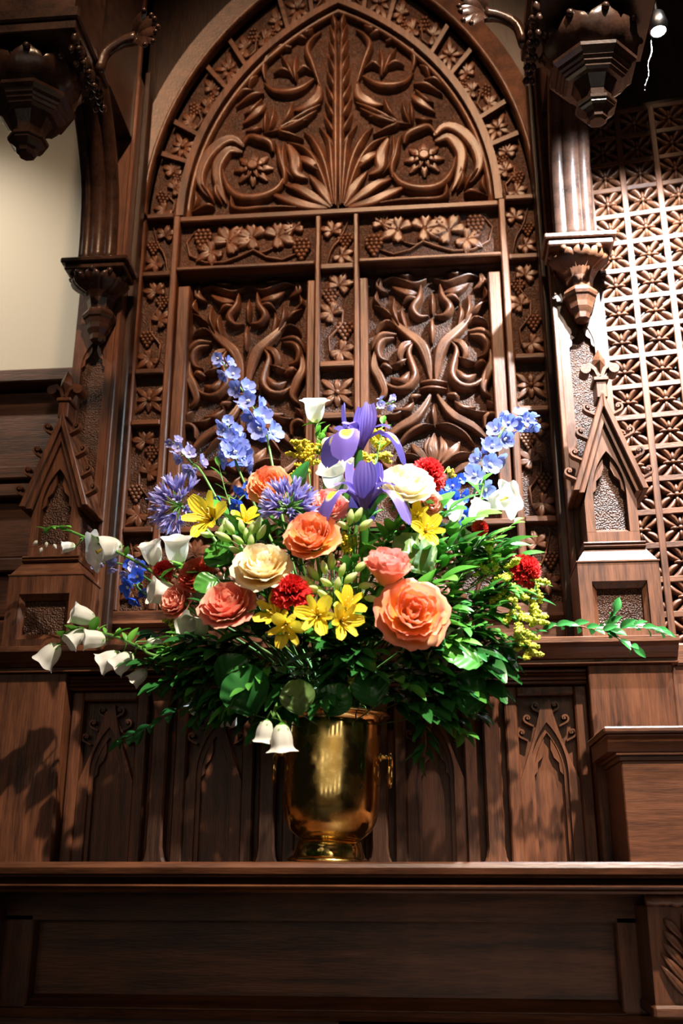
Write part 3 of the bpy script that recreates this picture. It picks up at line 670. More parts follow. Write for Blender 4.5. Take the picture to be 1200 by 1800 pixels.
# ------------------------------------------------------------------ hanging pendants at the top corners
def pendant(cx, label, s):
    y = -.355; t = thing('pendant', label, 'pendant', (cx, y, 2.845)); mt = 'canopy'; ro = math.pi/8
    MB().lathe([(.015, 2.846), (.020, 2.850), (.022, 2.862), (.030, 2.868)], (cx, y, 0), 8, False, ro).build('drop_tip', mt, t)
    MB().lathe([(.030, 2.868), (.036, 2.871), (.036, 2.876), (.040, 2.877), (.041, 2.883), (.030, 2.886)], (cx, y, 0), 8, False, ro).build('lower_ring', mt, t)
    MB().lathe([(.029, 2.886), (.033, 2.905), (.045, 2.930)], (cx, y, 0), 8, False, ro).build('neck', mt, t)
    MB().lathe([(.055, 2.930), (.062, 2.933), (.063, 2.938), (.068, 2.941), (.069, 2.946), (.074, 2.949), (.076, 2.957), (.086, 2.962), (.087, 2.969), (.080, 2.972)], (cx, y, 0), 8, False, ro).build('upper_ring', mt, t)
    MB().lathe([(.055, 2.970), (.055, 3.0), (.075, 3.05)], (cx, y, 0), 8, False, ro).build('bell', mt, t)
    leafband(t, cx, y, 3.045, .092, 9, .075, mt, False)
    MB().box(cx-.118, cx+.118, y-.105, y+.085, 3.062, 3.085).build('soffit', mt, t, bevel=.002)
    MB().box(cx-.125, cx+.125, y-.112, y+.092, 3.085, 3.115).build('fascia', mt, t, bevel=.004)
    MB().box(cx-.105, cx+.105, y-.09, y+.07, 3.115, 3.9).build('shaft', 'canopy', t)
    bxx = XA+s*.592; MB().box(bxx-.05, bxx+.05, y+.07, .19, 3.34, 3.9).build('beam', 'canopy', t)
    # carved fringe hanging along the inner edge
    xi = cx-s*.112
    for k in range(6):
        yy = y-.085+k*.032; m = MB(); zz = 3.055-.006*(k % 2)
        m.ball((xi, yy, zz), .014, 7, 5, sx=.7, sz=1.3); m.ball((xi-s*.006, yy+.008, zz-.02), .009, 6, 4); m.ball((xi+s*.004, yy-.006, zz-.032), .007, 6, 4, sz=1.5)
        m.build('fringe_leaf', mt, t)
    # curved brace from the corbel up to the pendant block
    for dx, r in ((-.030, .020), (.0, .026), (.030, .020)):
        X = XA+s*.592+dx
        P = spline([(X, .155, 2.916), (X, .150, 3.02), (X-s*.002, .12, 3.14), (X-s*.006, .03, 3.26), (X-s*.01, -.10, 3.36)], 14)
        MB().tube(P, r, 8).build('brace_shaft', 'canopy', t)
    # leaf boss on a curved stalk
    bx = cx-s*.125; Yb = y+.02
    P = spline([(bx, Yb, 3.065), (bx-s*.012, Yb, 3.115), (bx-s*.045, Yb, 3.142), (bx-s*.075, Yb, 3.150)], 10)
    MB().tube(P, [.012]*7+[.013, .014, .015], 8).build('stalk', mt, t)
    for k in range(7):
        a = -.95+k*.33; d = Vector((-s*math.cos(a), -.35+.1*(k % 2), math.sin(a)+.12)).normalized(); sd_ = d.cross(Vector((0, -1, 0))).normalized(); v = []
        o0 = Vector((bx-s*.070, Yb, 3.150)); nrm = sd_.cross(d)
        for i in range(6):
            q = i/5; w_ = .013*math.sin(.4+2.3*q)
            for u in (-1, 0, 1): v.append(o0+d*(.062*q)+sd_*w_*u+nrm*(.010*math.sin(q*3)-(.004 if u else 0))+Vector((0, -.012*q*q, -.010*q**3)))
        f = [(i*3+j, i*3+j+1, (i+1)*3+j+1, (i+1)*3+j) for i in range(5) for j in range(2)]
        m = MB().add(v, f, True); m.ball(v[-2], .006, 6, 4); m.build('boss_leaf', mt, t)
pendant(.549, 'dark octagonal pendant hanging at upper right beside the lamp', 1)
pendant(-.584, 'dark octagonal pendant hanging at upper left in front of the cream wall', -1)

# ------------------------------------------------------------------ lattice screen at the right, turned a little towards the nave
ang = math.radians(-8.5); ox, oy = XA+.652, .235
ca, sa = math.cos(ang), math.sin(ang)
def lat(u, y, z): return (ox+u*ca-y*sa*0 - y*sa, oy+u*sa+y*ca, z)
t = thing('lattice_screen', 'pale lit lattice screen of square carved four-leaf tiles at right', 'screen', (ox, oy, 1.93))
tw, th = .0860, .0790; NC, NR = 6, 18; Z0 = 1.935
def lbox(m, u0, u1, y0, y1, z0, z1):
    q = MB().box(u0, u1, y0, y1, z0, z1); m.add([lat(*p) for p in q.v], q.f); return m
lbox(MB(), -.003, NC*tw+.05, .06, .075, 1.93, 3.42).build('backing', 'dark', t)
lbox(MB(), -.005, .010, -.008, .03, 1.93, 3.6).build('side_stile', 'wood_v', t)
for c in range(NC+1): lbox(MB(), c*tw-.0075, c*tw+.0075, 0, .022, Z0, Z0+NR*th).build('upright_bar', 'wood_v', t, bevel=.0015)
for r in range(NR+1):
    lbox(MB(), -.004, NC*tw, .002, .02, Z0+r*th-.007, Z0+r*th+.007).build('cross_bar', 'wood_h', t, bevel=.0015)
def tile_mesh():
    m = MB()
    for k in range(4):
        a = math.pi/4+k*math.pi/2; c, s_ = math.cos(a), math.sin(a)
        for o in (-.0085, .0085):
            P = [(r*c-o*w*s_, r*s_+o*w*c) for r, w in ((.010, .5), (.028, 1.15), (.044, 1.0), (.054, .75))]
            q = stroke(P, .0155, .015, .014, n=8, kind='round', taper=(.5, .55)); m.add(q.v, q.f, True)
    for k in range(4):
        a = k*math.pi/2; l = .026 if k % 2 else .022
        q = stroke([(.004*math.cos(a), .004*math.sin(a)), (.014*math.cos(a), .014*math.sin(a)), (l*math.cos(a), l*math.sin(a))], .012, .017, .014, n=5, kind='round', taper=(.5, .6)); m.add(q.v, q.f, True)
    m.ball((0, 0, 0), .006, 7, 4)
    # back faces so that the leaves are solid
    return m
tm = tile_mesh().mesh('carved_tile', 'carve')
for r in range(NR):
    for c in range(NC):
        p = lat((c+.5)*tw, .006, Z0+(r+.5)*th)
        o = link('carved_tile', tm, t, Vector(p)-t.location); o.rotation_euler = (0, 0, ang)

# spot lamp under the dark canopy at upper right
lp = U(1157, 55, -.22)
t = thing('spot_lamp', 'small bright round spot lamp at the upper right corner', 'lamp', lp)
le, lnt, lb = mat('lamp_glow'); lb.inputs['Emission Color'].default_value = (.93, 1, .98, 1); lb.inputs['Emission Strength'].default_value = 30
MB().lathe([(.0, .002), (.0155, .002), (.0155, .0)], tuple(lp), 20).build('lens', le, t)
MB().lathe([(.0165, -.001), (.019, .0), (.021, .02), (.016, .045), (.006, .055)], tuple(lp), 20, cap=False).build('housing', plain('lamp_housing', (.25, .25, .26), .35, 1), t)
MB().tube([lp+Vector((0, 0, .05)), lp+Vector((0, .01, .12)), lp+Vector((0, .05, .2))], .005, 6).build('bracket', plain('lamp_bracket', (.3, .3, .3), .4, 1), t)
spot('lattice_lamp', lp-Vector((0, 0, .004)), lp+Vector((-.07, .34, -.55)), 600, (.80, .93, 1), 118, 1, .012).parent = None
# cable chain hanging beside it
ch = [U(1150-(k/14)*16+2*math.sin(k*1.3), 40+k*8.5, -.20) for k in range(15)]
m = MB().tube(ch, .0005, 5)
for k in range(0, 15): m.ball(ch[k], .0015, 6, 4, sz=1.5)
tag(m.build('beaded_chain', plain('chain_metal', (.12, .12, .12), .3, 1)), 'thin beaded chain hanging beside the spot lamp', 'chain')
# dark ceiling over the lattice
struct(MB().box(-1.4, 2.6, -.05, .5, 4.45, 4.6).build('ceiling', 'dark'))

# ------------------------------------------------------------------ consoles under the shelf
def console(cx, label):
    t = thing('console_bracket', label, 'bracket', (cx, 0, 1.2)); y0 = -.15
    MB().box(cx-.055, cx+.055, y0+.03, .0, 1.28, 1.43).build('body', 'wood_v', t)
    MB().box(cx-.06, cx+.06, y0+.02, .0, 1.26, 1.28).build('foot', 'wood_h', t, bevel=.004)
    m = MB(); P = [(0, .010), (.012, .0112), (.03, .0085), (.034, .0105), (.04, .0085), (.05, .013), (.06, .0085), (.066, .0135), (.08, .0085), (.092, .0135), (.104, .0085), (.116, .0112)]
    pr = [(r, u) for u, r in P]; m.lathe(pr, (0, 0, 0), 12); m.v = [(cx-.058+c, y0+.02+a, 1.441+b) for a, b, c in m.v]; m.build('turned_roll', 'carve', t)
    for s in (-1, 1):
        for k in range(5):
            z = 1.300+k*.022
            stroke([(cx+s*.002, z-.01), (cx+s*(.02), z+.014), (cx+s*(.042-.003*k), z+.040-.004*k)], .016, .014, y0+.03, kind='valley').build('acanthus_leaf', 'carve', t)
    stroke([(cx, 1.285), (cx, 1.35), (cx, 1.42)], .014, .018, y0+.03).build('midrib', 'carve', t)
console(.605, 'carved acanthus bracket with turned roll under the shelf at right')
console(-.660, 'carved bracket under the shelf at the left edge')
# ================================================================== the vase
VY = -.06; vx = U(577, 1514, VY).x
VZ = ZS+.0005
t = thing('brass_vase', 'polished brass urn vase with ring handles holding the flowers', 'vase', (vx, VY, VZ)); t.rotation_euler = (0, math.radians(2.2), 0)
br, nt, b = mat('brass'); N = nt.nodes.new; L = nt.links.new
g = N('ShaderNodeNewGeometry'); n1 = N('ShaderNodeTexNoise'); n1.inputs['Scale'].default_value = 22; n1.inputs['Detail'].default_value = 6; L(g.outputs['Position'], n1.inputs[0])
r = ramp(nt, [(.35, (.55, .36, .095)), (.62, (.88, .64, .25))], n1.outputs[0]); L(r.outputs[0], b.inputs['Base Color'])
rr = ramp(nt, [(.40, (.32,)*3), (.60, (.085,)*3)], n1.outputs[0]); L(rr.outputs[0], b.inputs['Roughness']); b.inputs['Metallic'].default_value = 1
M['brass'] = br
def V(m, nm, **k): return m.build(nm, 'brass', t, world=False)
V(MB().lathe([(.0, .0), (.0745, .0), (.0755, .003), (.0745, .006), (.070, .007), (.066, .010), (.060, .026), (.0575, .036), (.050, .038)], n=48), 'foot')
V(MB().lathe([(.046, .036), (.060, .042), (.075, .055), (.084, .072), (.0885, .095), (.0895, .13), (.089, .20), (.088, .240), (.0885, .250), (.085, .250), (.0835, .20), (.0835, .10), (.07, .06), (.0, .055)], n=56, cap=False), 'body')
V(MB().lathe([(.0885, .248), (.091, .254), (.098, .259), (.1045, .2615), (.106, .2635), (.1045, .2655), (.098, .264), (.088, .258), (.085, .252)], n=56, cap=False), 'rim')
for s in (-1, 1):
    m = MB(); m.tube([(s*.088, 0, .188), (s*.104, 0, .189)], [.005, .004], 10); m.ball((s*.088, 0, .188), .009, 10, 6, sx=.5); k = V(m, 'handle_post')
    m = MB(); m.tube([(s*.107+.006*math.cos(a)*0, .0075*math.cos(a), .186+.0085*math.sin(a)) for a in [2*math.pi*q/14 for q in range(15)]], .0036, 8); V(m, 'handle_eye')
    m = MB(); m.tube([(s*(.108+.005*math.sin(q*2*math.pi/24)*.3), .019*math.sin(2*math.pi*q/24), .162+.027*math.cos(2*math.pi*q/24)) for q in range(25)], .0030, 8); V(m, 'ring_handle')
MOUTH = Vector((vx+.006, VY, VZ+.23))

# ================================================================== plant materials
def leafmat(nm, c0, c1, rough=.28, trans=.15): 
    return petal_mat(nm, [(.0, c0), (.5, c1), (1, tuple(a*1.15 for a in c1))], rough, .25, trans, vein=0)
M['leaf_dark'] = leafmat('dark_glossy_leaf', (.014, .068, .016), (.024, .125, .028), .2)
M['leaf_mid'] = leafmat('mid_green_leaf', (.04, .16, .025), (.07, .26, .042))
M['leaf_bright'] = leafmat('bright_green_leaf', (.07, .25, .03), (.13, .38, .05), .4, .25)
M['leaf_olive'] = leafmat('olive_round_leaf', (.06, .12, .03), (.11, .20, .055), .45)
M['stem'] = plain('green_stem', (.10, .26, .045), .45, noise=40, trans=.05)
M['stem_dark'] = plain('dark_stem', (.03, .085, .02), .5)
M['stem_red'] = plain('reddish_twig', (.22, .07, .035), .55)
M['white'] = petal_mat('white_bell', [(0, (.62, .70, .46)), (.3, (.74, .74, .67)), (1, (.80, .79, .75))], .5, .04, .3, vein=40)
M['greenbud'] = petal_mat('pale_green_bud', [(0, (.38, .62, .12)), (.5, (.58, .80, .26)), (1, (.84, .90, .58))], .45, .1, .25)
M['yellow'] = petal_mat('yellow_lily_petal', [(0, (.75, .45, .02)), (.3, (.88, .66, .03)), (1, (.92, .74, .06))], .45, .08, .25, vein=30)
M['gold'] = plain('goldenrod_floret', (.80, .66, .04), .7, noise=200, trans=.2)
M['goldgreen'] = plain('green_gold_floret', (.62, .66, .07), .7, noise=200, trans=.2)
M['iris'] = petal_mat('violet_iris_petal', [(0, (.10, .05, .24)), (.4, (.15, .10, .46)), (1, (.23, .18, .60))], .45, .08, .2, vein=36)
M['iris_fall'] = petal_mat('violet_iris_fall', [(0, (.12, .06, .28)), (.42, (.20, .15, .55)), (.50, (.88, .66, .06)), (.68, (.90, .72, .10)), (.76, (.30, .24, .74)), (1, (.26, .20, .68))], .45, .05, .2, vein=30)
M['delph'] = petal_mat('pale_blue_delphinium', [(0, (.50, .50, .68)), (.3, (.20, .27, .70)), (1, (.25, .33, .80))], .5, .15, .25)
M['delph_lilac'] = petal_mat('lilac_delphinium', [(0, (.55, .50, .65)), (.3, (.27, .27, .62)), (1, (.38, .38, .74))], .5, .15, .25)
M['delph_deep'] = petal_mat('deep_blue_delphinium', [(0, (.25, .25, .65)), (.3, (.03, .09, .62)), (1, (.05, .14, .75))], .5, .12, .25)
M['agap'] = petal_mat('lavender_agapanthus', [(0, (.15, .10, .30)), (.5, (.28, .25, .62)), (1, (.45, .43, .76))], .5, .15, .25)
M['bee'] = plain('flower_eye', (.75, .75, .62), .6)
M['stamen'] = plain('yellow_stamen', (.8, .6, .1), .6)
M['carn'] = petal_mat('red_carnation', [(0, (.30, .0, .01)), (.5, (.62, .012, .022)), (1, (.78, .05, .05))], .6, .12, .2)
ROSE = {
 'cream': [(0, (.93, .72, .34)), (.45, (.95, .86, .60)), (1, (.96, .92, .79))],
 'peachcream': [(0, (.96, .66, .20)), (.45, (.97, .79, .40)), (.85, (.97, .87, .60)), (1, (.96, .91, .76))],
 'orange': [(0, (.94, .52, .07)), (.5, (.94, .46, .12)), (.85, (.93, .40, .19)), (1, (.90, .34, .24))],
 'orange_pink': [(0, (.95, .58, .10)), (.45, (.95, .50, .12)), (.75, (.94, .42, .18)), (1, (.90, .32, .25))],
 'coral': [(0, (.92, .46, .16)), (.35, (.90, .30, .19)), (.8, (.90, .32, .25)), (1, (.95, .50, .37))],
 'pink': [(0, (.93, .58, .32)), (.4, (.93, .46, .31)), (.8, (.91, .37, .31)), (1, (.94, .46, .40))],
 'red_coral': [(0, (.85, .30, .08)), (.5, (.80, .12, .07)), (1, (.82, .20, .13))]}
for k, s in ROSE.items(): M['rose_'+k] = petal_mat('rose_'+k, s, .5, .14, .3)

# ================================================================== plant shapes
def surf(fn, nu, nv, uv=True):
    v = []; q = []
    for j in range(nv+1):
        for i in range(nu+1):
            a, c = i/nu, j/nv; v.append(fn(a*2-1, c)); q.append((a, c))
    f = [(j*(nu+1)+i, j*(nu+1)+i+1, (j+1)*(nu+1)+i+1, (j+1)*(nu+1)+i) for j in range(nv) for i in range(nu)]
    return MB().add(v, f, True, q)
def blade(L, Wd, bend=.3, fold=.25, nu=4, nv=8, p=.9, wave=0, tipc=0):
    """leaf or petal along +Y, face up +Z"""
    def fn(u, v):
        w = Wd/2*(math.sin(math.pi*min(1, v**p*.97+.02))**.8+.02); x = u*w
        z = fold*abs(x)*1.0 - bend*L*v*v + wave*math.sin(v*9+u*2)*abs(u)*Wd - tipc*L*max(0, v-.7)**2
        return (x, L*v, z)
    return surf(fn, nu, nv)
def petal_round(L, Wd, cup=.3, ruffle=0, bend=0, nu=6, nv=7, seed=0, notch=0):
    rnd = random.Random(seed); ph = rnd.random()*6
    def fn(u, v):
        w = Wd/2*(.12+.88*math.sin(math.pi*(.5*v**.75)) if v < .65 else (.12+.88*math.sin(math.pi*.5*.65**.75))*math.sqrt(max(.0, 1-((v-.65)/.40)**2)))
        x = u*w; return (x, L*v*(1-notch*max(0, 1-abs(u)*2.5)*(v > .9)), cup*(x*x)/Wd*2 + bend*L*v*v + ruffle*math.sin(u*7+ph)*v*v*Wd)
    return surf(fn, nu, nv)
def rosepetal(r0, r1, z1, half, flare, curl, seed, ruf=.0018, nu=8, nv=8):
    """patch of a cup of revolution: radius r0 -> r1 at height z1, rim flaring out and curling"""
    rnd = random.Random(seed); ph = rnd.random()*6; tip = rnd.uniform(.02, .10)
    def fn(u, v):
        wf = math.sin(math.pi*(.18+.40*min(1, v/.6)))  # narrow at base
        wf = .35+.65*min(1, v/.45)**.8; 
        if v > .7: wf *= math.sqrt(max(.02, 1-((v-.7)/.42)**2))
        a = u*half*wf; rr = r0+(r1-r0)*math.sin(v*math.pi/2)**1.1 + flare*max(0, v-.55)**1.6*r1*2.2
        zz = z1*(v**.85) - curl*z1*max(0, v-.72)**1.6*3 - .10*z1*u*u*v*(1-.3*v)
        rr += ruf*math.sin(u*5+ph)*v*v + .0015*math.sin(u*11+ph*2)*v**3
        if abs(u) < .18: rr += tip*r1*.25*max(0, v-.85)*(1-abs(u)/.18)*3
        return (rr*math.cos(a), rr*math.sin(a), zz)
    return surf(fn, nu, nv)
def look(d, roll=0):
    """turn local +Z towards d"""
    return Vector(d).normalized().to_track_quat('Z', 'Y') @ Quaternion((0, 0, 1), roll)
def view(r, u, f): return (RT*r + UP*u - FW*f).normalized()
def dome(px, py, push=0):
    r2 = ((px-590)/380)**2 + ((py-1060)/350)**2
    return VY + .03 - .25*math.sqrt(max(0, 1-r2)) + push
def stem_path(p, d, n=9, to=None):
    a = Vector(p); to = to or (MOUTH+Vector((random.uniform(-.05, .05), random.uniform(-.05, .05), 0)))
    P1 = a-Vector(d)*.06; P2 = to+Vector((0, 0, .10)); return [((1-s)**3)*a+3*s*(1-s)**2*P1+3*s*s*(1-s)*P2+s**3*to for s in [i/(n-1) for i in range(n)]]
def add_stem(t, p, d, r=.0028, mt='stem', to=None):
    MB().tube(stem_path(p, d, to=to), r, 6).build('stem', mt, t)
_mc = {}
def cached(key, fn, mt):
    k = (key, mt)
    if k not in _mc: _mc[k] = fn().mesh(str(key[0]) if isinstance(key, tuple) else key, mt)
    return _mc[k]
LEAVES = {'huck': lambda: blade(.030, .0155, .25, .35), 'ruscus': lambda: blade(.052, .019, .22, .35), 'long': lambda: blade(.085, .017, .35, .4, 4, 10),
          'small': lambda: blade(.018, .008, .3, .4, 2, 5), 'broad': lambda: blade(.075, .040, .25, .3, 6, 9, wave=.02)}
def put_leaf(t, kind, mt, p, d, up=(0, 0, 1), sc=1, name='leaf'):
    d = Vector(d).normalized(); z = Vector(up)-d*Vector(up).dot(d); z = z.normalized() if z.length > 1e-3 else d.orthogonal().normalized(); x = d.cross(z)
    q = Matrix((x, d, z)).transposed().to_quaternion()
    return link(name, cached(('leaf_'+kind,), LEAVES[kind], mt), t, Vector(p)-t.location, q, sc)

def rose(px, py, size, fdir, kind, label, push=0, openn=1.0, seed=1, Y=None):
    d = view(*fdir); Y = dome(px, py, push) if Y is None else Y; c = U(px, py, Y)
    k = size*(.00052*(c-CAM).dot(FW)/2.1*2.1/1.0)/.050*.5*1.9 if 0 else size/1800*(c-CAM).dot(FW)/.092
    base = c-d*.026*k; t = thing('rose', label, 'rose', base, 'roses in the arrangement'); mt = 'rose_'+kind; q0 = look(d, seed)
    rnd = random.Random(seed*31)
    layers = [(3, .004, .010, .046, 1.5, -.15, -.1), (4, .005, .017, .050, 1.15, -.05, .0), (4, .006, .024, .052, 1.15, .0, .04), (5, .008, .031, .051, 1.0, .06, .12), (5, .009, .037, .047, .95, .16, .3), (5, .010, .042, .038, .9, .32, .5)]
    for li, (n, r0, r1, z1, half, fl, cu) in enumerate(layers):
        for j in range(n):
            o = openn
            key = ('petal', li, j % 3, round(o, 2))
            me = cached(key, lambda: rosepetal(r0, r1*(.75+.25*o), z1*(1.1-.1*o), half, fl*o, cu*o, li*7+j % 3), mt)
            q = q0 @ Quaternion((0, 0, 1), 2*math.pi*j/n+li*.9+rnd.uniform(-.12, .12)) @ Quaternion((0, 1, 0), rnd.uniform(-.05, .06)+(.05*li*.5*(o)))
            link('petal', me, t, None, q, k*rnd.uniform(.95, 1.05))
    for j in range(5):
        link('sepal', cached(('sepal',), lambda: blade(.030, .009, .5, .2), 'leaf_mid'), t, None, q0 @ Quaternion((0, 0, 1), 2*math.pi*j/5) @ Quaternion((1, 0, 0), -.15), k)
    m = MB().lathe([(.0, -.012), (.006, -.009), (.009, -.002), (.010, .004), (.0, .006)], n=10).mesh('hip', M['leaf_mid']); link('hip', m, t, None, q0, k)
    add_stem(t, base-d*.008, d, .0030); return t

def carnation(px, py, size, fdir, label, push=0, seed=1):
    d = view(*fdir); c = U(px, py, dome(px, py, push)); k = size/1800*(c-CAM).dot(FW)/.062; base = c-d*.016*k
    t = thing('carnation', label, 'carnation', base, 'red carnations'); q0 = look(d, seed); rnd = random.Random(seed)
    def pet(s):
        r = random.Random(s); ph = r.random()*6
        def fn(u, v):
            w = .5+.5*v; a = u*.62*w; R = .034*v; zig = .0022*(1 if int((u+1)*7.99) % 2 else -1)*(v > .95)
            return ((R+zig)*math.sin(a), (R+zig)*math.cos(a), .004*math.sin(u*9+ph)*v*v+.002*math.sin(u*17+ph)*v)
        return surf(fn, 16, 5)
    for li, (n, til, sc) in enumerate(((10, -.05, 1), (9, .3, .95), (8, .65, .88), (7, .98, .8), (5, 1.3, .74))):
        for j in range(n):
            q = q0 @ Quaternion((0, 0, 1), 2*math.pi*j/n+li*.5+rnd.uniform(-.15, .15)) @ Quaternion((1, 0, 0), til+rnd.uniform(-.1, .1))
            link('petal', cached(('petal_c', j % 4), lambda: pet(j % 4), 'carn'), t, d*.003*li*k, q, k*sc)
    link('calyx', cached(('calyx_c',), lambda: MB().lathe([(.004, -.026), (.007, -.022), (.008, -.004), (.010, .002), (.004, .004)], n=10), 'leaf_mid'), t, None, q0, k)
    add_stem(t, base-d*.02*k, d, .002); return t

def bell_mesh(L=.042, R=.0145, open_=.35, seed=0):
    def fn(u, v):
        a = u*math.pi; lobe = .5+.5*math.cos(5*a)
        r = R*(.42+.62*math.sin(min(1, v*1.6)*math.pi/2)**.9) if v < .99 else R*1.04
        fl = max(0, v-.72)/.28; r += R*open_*fl**1.6*(.45+.8*lobe); z = L*v*(1-.10*fl*(1-lobe))-L*.10*fl**2*open_*lobe*1.6
        if v < .12: r *= (v/.12)**.5*.999+.001
        r *= 1+.03*math.cos(5*a+math.pi)
        return (r*math.cos(a), r*math.sin(a), z)
    return surf(fn, 30, 12)
def bell(t, p, d, sc=1, open_=.35, calyx=True, roll=0, inner=False, mt='white'):
    q = look(d, roll); b_ = link('bell', cached(('bell', open_), lambda: bell_mesh(open_=open_), mt), t, Vector(p)-t.location, q, sc)
    if calyx:
        for j in range(5):
            link('sepal', cached(('bsepal',), lambda: blade(.016, .007, -.15, .2, 2, 5), 'leaf_bright'), b_, (0, 0, -.001), Quaternion((0, 0, 1), 2*math.pi*j/5) @ Quaternion((1, 0, 0), .55))
    if inner:
        link('style', cached(('style',), lambda: MB().tube([(0, 0, .004), (0, 0, .026), (.003, 0, .034)], [.0012, .0012, .003], 6), 'stamen'), b_)
    return b_
def budpts(t, pts, mt='greenbud', r=.006):
    for p, d in pts:
        link('bud', cached(('bud', r), lambda: surf(lambda u, v: (r*math.sin(math.pi*v**.8)*math.cos(u*math.pi), r*math.sin(math.pi*v**.8)*math.sin(u*math.pi), r*3.6*v), 10, 7), mt), t, Vector(p)-t.location, look(d))

def campanula(label, path, bells, leaves=8, to=True, seed=0, buds=()):
    """white bellflower stem: path of (px,py,Y), bells of (px,py,Y, dir(view), size px, openness, inner)"""
    rnd = random.Random(seed); P = [U(*p) for p in path]; t = thing('bellflower', label, 'flower', P[0], 'white bellflower stems')
    if to: P = P + [MOUTH+Vector((rnd.uniform(-.05, .05), rnd.uniform(-.04, .03), .06)), MOUTH]
    S = [Vector(q) for q in spline(P, 8+5*len(P))]; MB().tube(S, .0030, 7).build('stem', 'stem', t)
    for (px, py, Y, dr, sz, op, inn) in bells:
        p = U(px, py, Y); d = view(*dr); k = sz/1800*(p-CAM).dot(FW)/.042; b0 = p-d*.021*k
        near = min(S, key=lambda s: (s-b0).length); mid = (near+b0)/2-d*.012
        bell(t, b0, d, k, op, True, rnd.random()*6, inn)
        MB().tube([near, mid, b0-d*.002], .0016, 5).build('pedicel', 'stem', t)
    L_ = int(len(S)*.6)
    for j in range(leaves):
        s = S[int(j*L_/leaves)]; d = Vector((rnd.uniform(-1, 1), rnd.uniform(-1, .2), rnd.uniform(-.2, 1))).normalized()
        put_leaf(t, 'small' if j % 3 else 'huck', 'leaf_bright', s, d, (0, -.3, 1), rnd.uniform(.9, 1.5))
    budpts(t, [(U(*b[:3]), view(*b[3])) for b in buds], 'white', .0038)
    return t

def floret_mesh(L=.0125, W=.0115, cup=.25, n=5, tilt=.45, mtseed=0):
    m = MB(); rnd = random.Random(mtseed)
    for j in range(n):
        q = petal_round(L*rnd.uniform(.9, 1.1), W*rnd.uniform(.9, 1.1), cup, .05, .10, 5, 5, j); R = Quaternion((0, 0, 1), 2*math.pi*j/n+rnd.uniform(-.1, .1)) @ Quaternion((1, 0, 0), tilt*rnd.uniform(.7, 1.3))
        m.add([R @ Vector(p) for p in q.v], q.f, True, q.uv)
    return m
def delphinium(label, path, n, mt, size=24, seed=0, to=True, start=0.0, end=.75, buds=4, spread=.014, cat_to=None):
    """delphinium spike from tip to base"""
    rnd = random.Random(seed); P = [U(*p) for p in path]; t = thing('delphinium', label, 'flower', P[0], 'delphinium spikes')
    m_ = len(P)
    if to: P = P+[MOUTH+Vector((rnd.uniform(-.04, .04), rnd.uniform(-.03, .03), .05))]
    S = [Vector(q) for q in spline(P, 10*len(P))]; MB().tube(S, [.0014+.0022*i/len(S) for i in range(len(S))], 6).build('stem', 'stem', t)
    vis = int(len(S)*(m_-1)/(len(P)-1)); 
    for j in range(n):
        s = start+(end-start)*j/(n-1)*1.0; i = min(len(S)-2, int(s*vis)); p = S[i]; ax = (S[i]-S[i+1]).normalized()
        a = j*2.4+seed; o = ax.orthogonal().normalized(); o = Quaternion(ax, a) @ o
        o = (o - FW*.55 + Vector((0, 0, .15))).normalized(); g_ = .7+.5*min(1, s*1.6)
        k = size*g_/1800*(p-CAM).dot(FW)/.025; q = p+o*spread*(.6+.5*s)*1.2
        f = link('floret', cached(('floret', j % 4), lambda: floret_mesh(mtseed=j % 4), mt), t, q-t.location, look((o-FW*.35).normalized(), rnd.random()*6), k)
        link('eye', cached(('eye',), lambda: MB().ball((0, 0, .0025), .0022, 6, 4).ball((.001, .001, .004), .0014, 5, 3), 'bee'), f)
        MB().tube([p, (p+q)/2+ax*.003, q-o*.001], .0009, 5).build('pedicel', 'stem', t)
    for j in range(buds):
        i = min(j, len(S)-3); ax = (S[0]-S[2]).normalized(); o = Quaternion(ax, j*2.2) @ ax.orthogonal().normalized(); q = S[i]+o*.006
        link('bud', cached(('dbud',), lambda: MB().ball((0, 0, .004), .0032, 7, 5, sz=1.6), mt), t, q-t.location, look(ax+o))
    return t

def alstroemeria(px, py, size, fdir, label, push=0, seed=0, Y=None, stem=True):
    d = view(*fdir); c = U(px, py, dome(px, py, push) if Y is None else Y); k = size/1800*(c-CAM).dot(FW)/.060; base = c-d*.020*k
    t = thing('alstroemeria', label, 'flower', base, 'yellow alstroemerias'); q0 = look(d, seed)
    for j in range(6):
        big = j % 2 == 0
        me = cached(('petal_a', big), lambda: petal_round(.042, .024 if big else .014, .35, .03, -.28, 6, 8), 'yellow')
        link('petal', me, t, None, q0 @ Quaternion((0, 0, 1), math.pi/3*j) @ Quaternion((1, 0, 0), .95 if big else 1.08), k)
    for j in range(5):
        a = j*1.3; MB().tube([(0, 0, .004), (.004*math.cos(a), .004*math.sin(a), .018), (.008*math.cos(a), .008*math.sin(a), .028)], [.0006, .0006, .0014], 5).mesh
        link('stamen', cached(('stamen_a', j), lambda: MB().tube([(0, 0, .004), (.004*math.cos(a), .004*math.sin(a), .018), (.008*math.cos(a), .008*math.sin(a), .028)], [.0006, .0006, .0014], 5), 'stamen'), t, None, q0, k)
    link('ovary', cached(('ovary_a',), lambda: MB().ball((0, 0, -.002), .005, 8, 5, sz=1.6), 'leaf_bright'), t, None, q0, k)
    if stem: add_stem(t, base-d*.008*k, d, .0018)
    return t
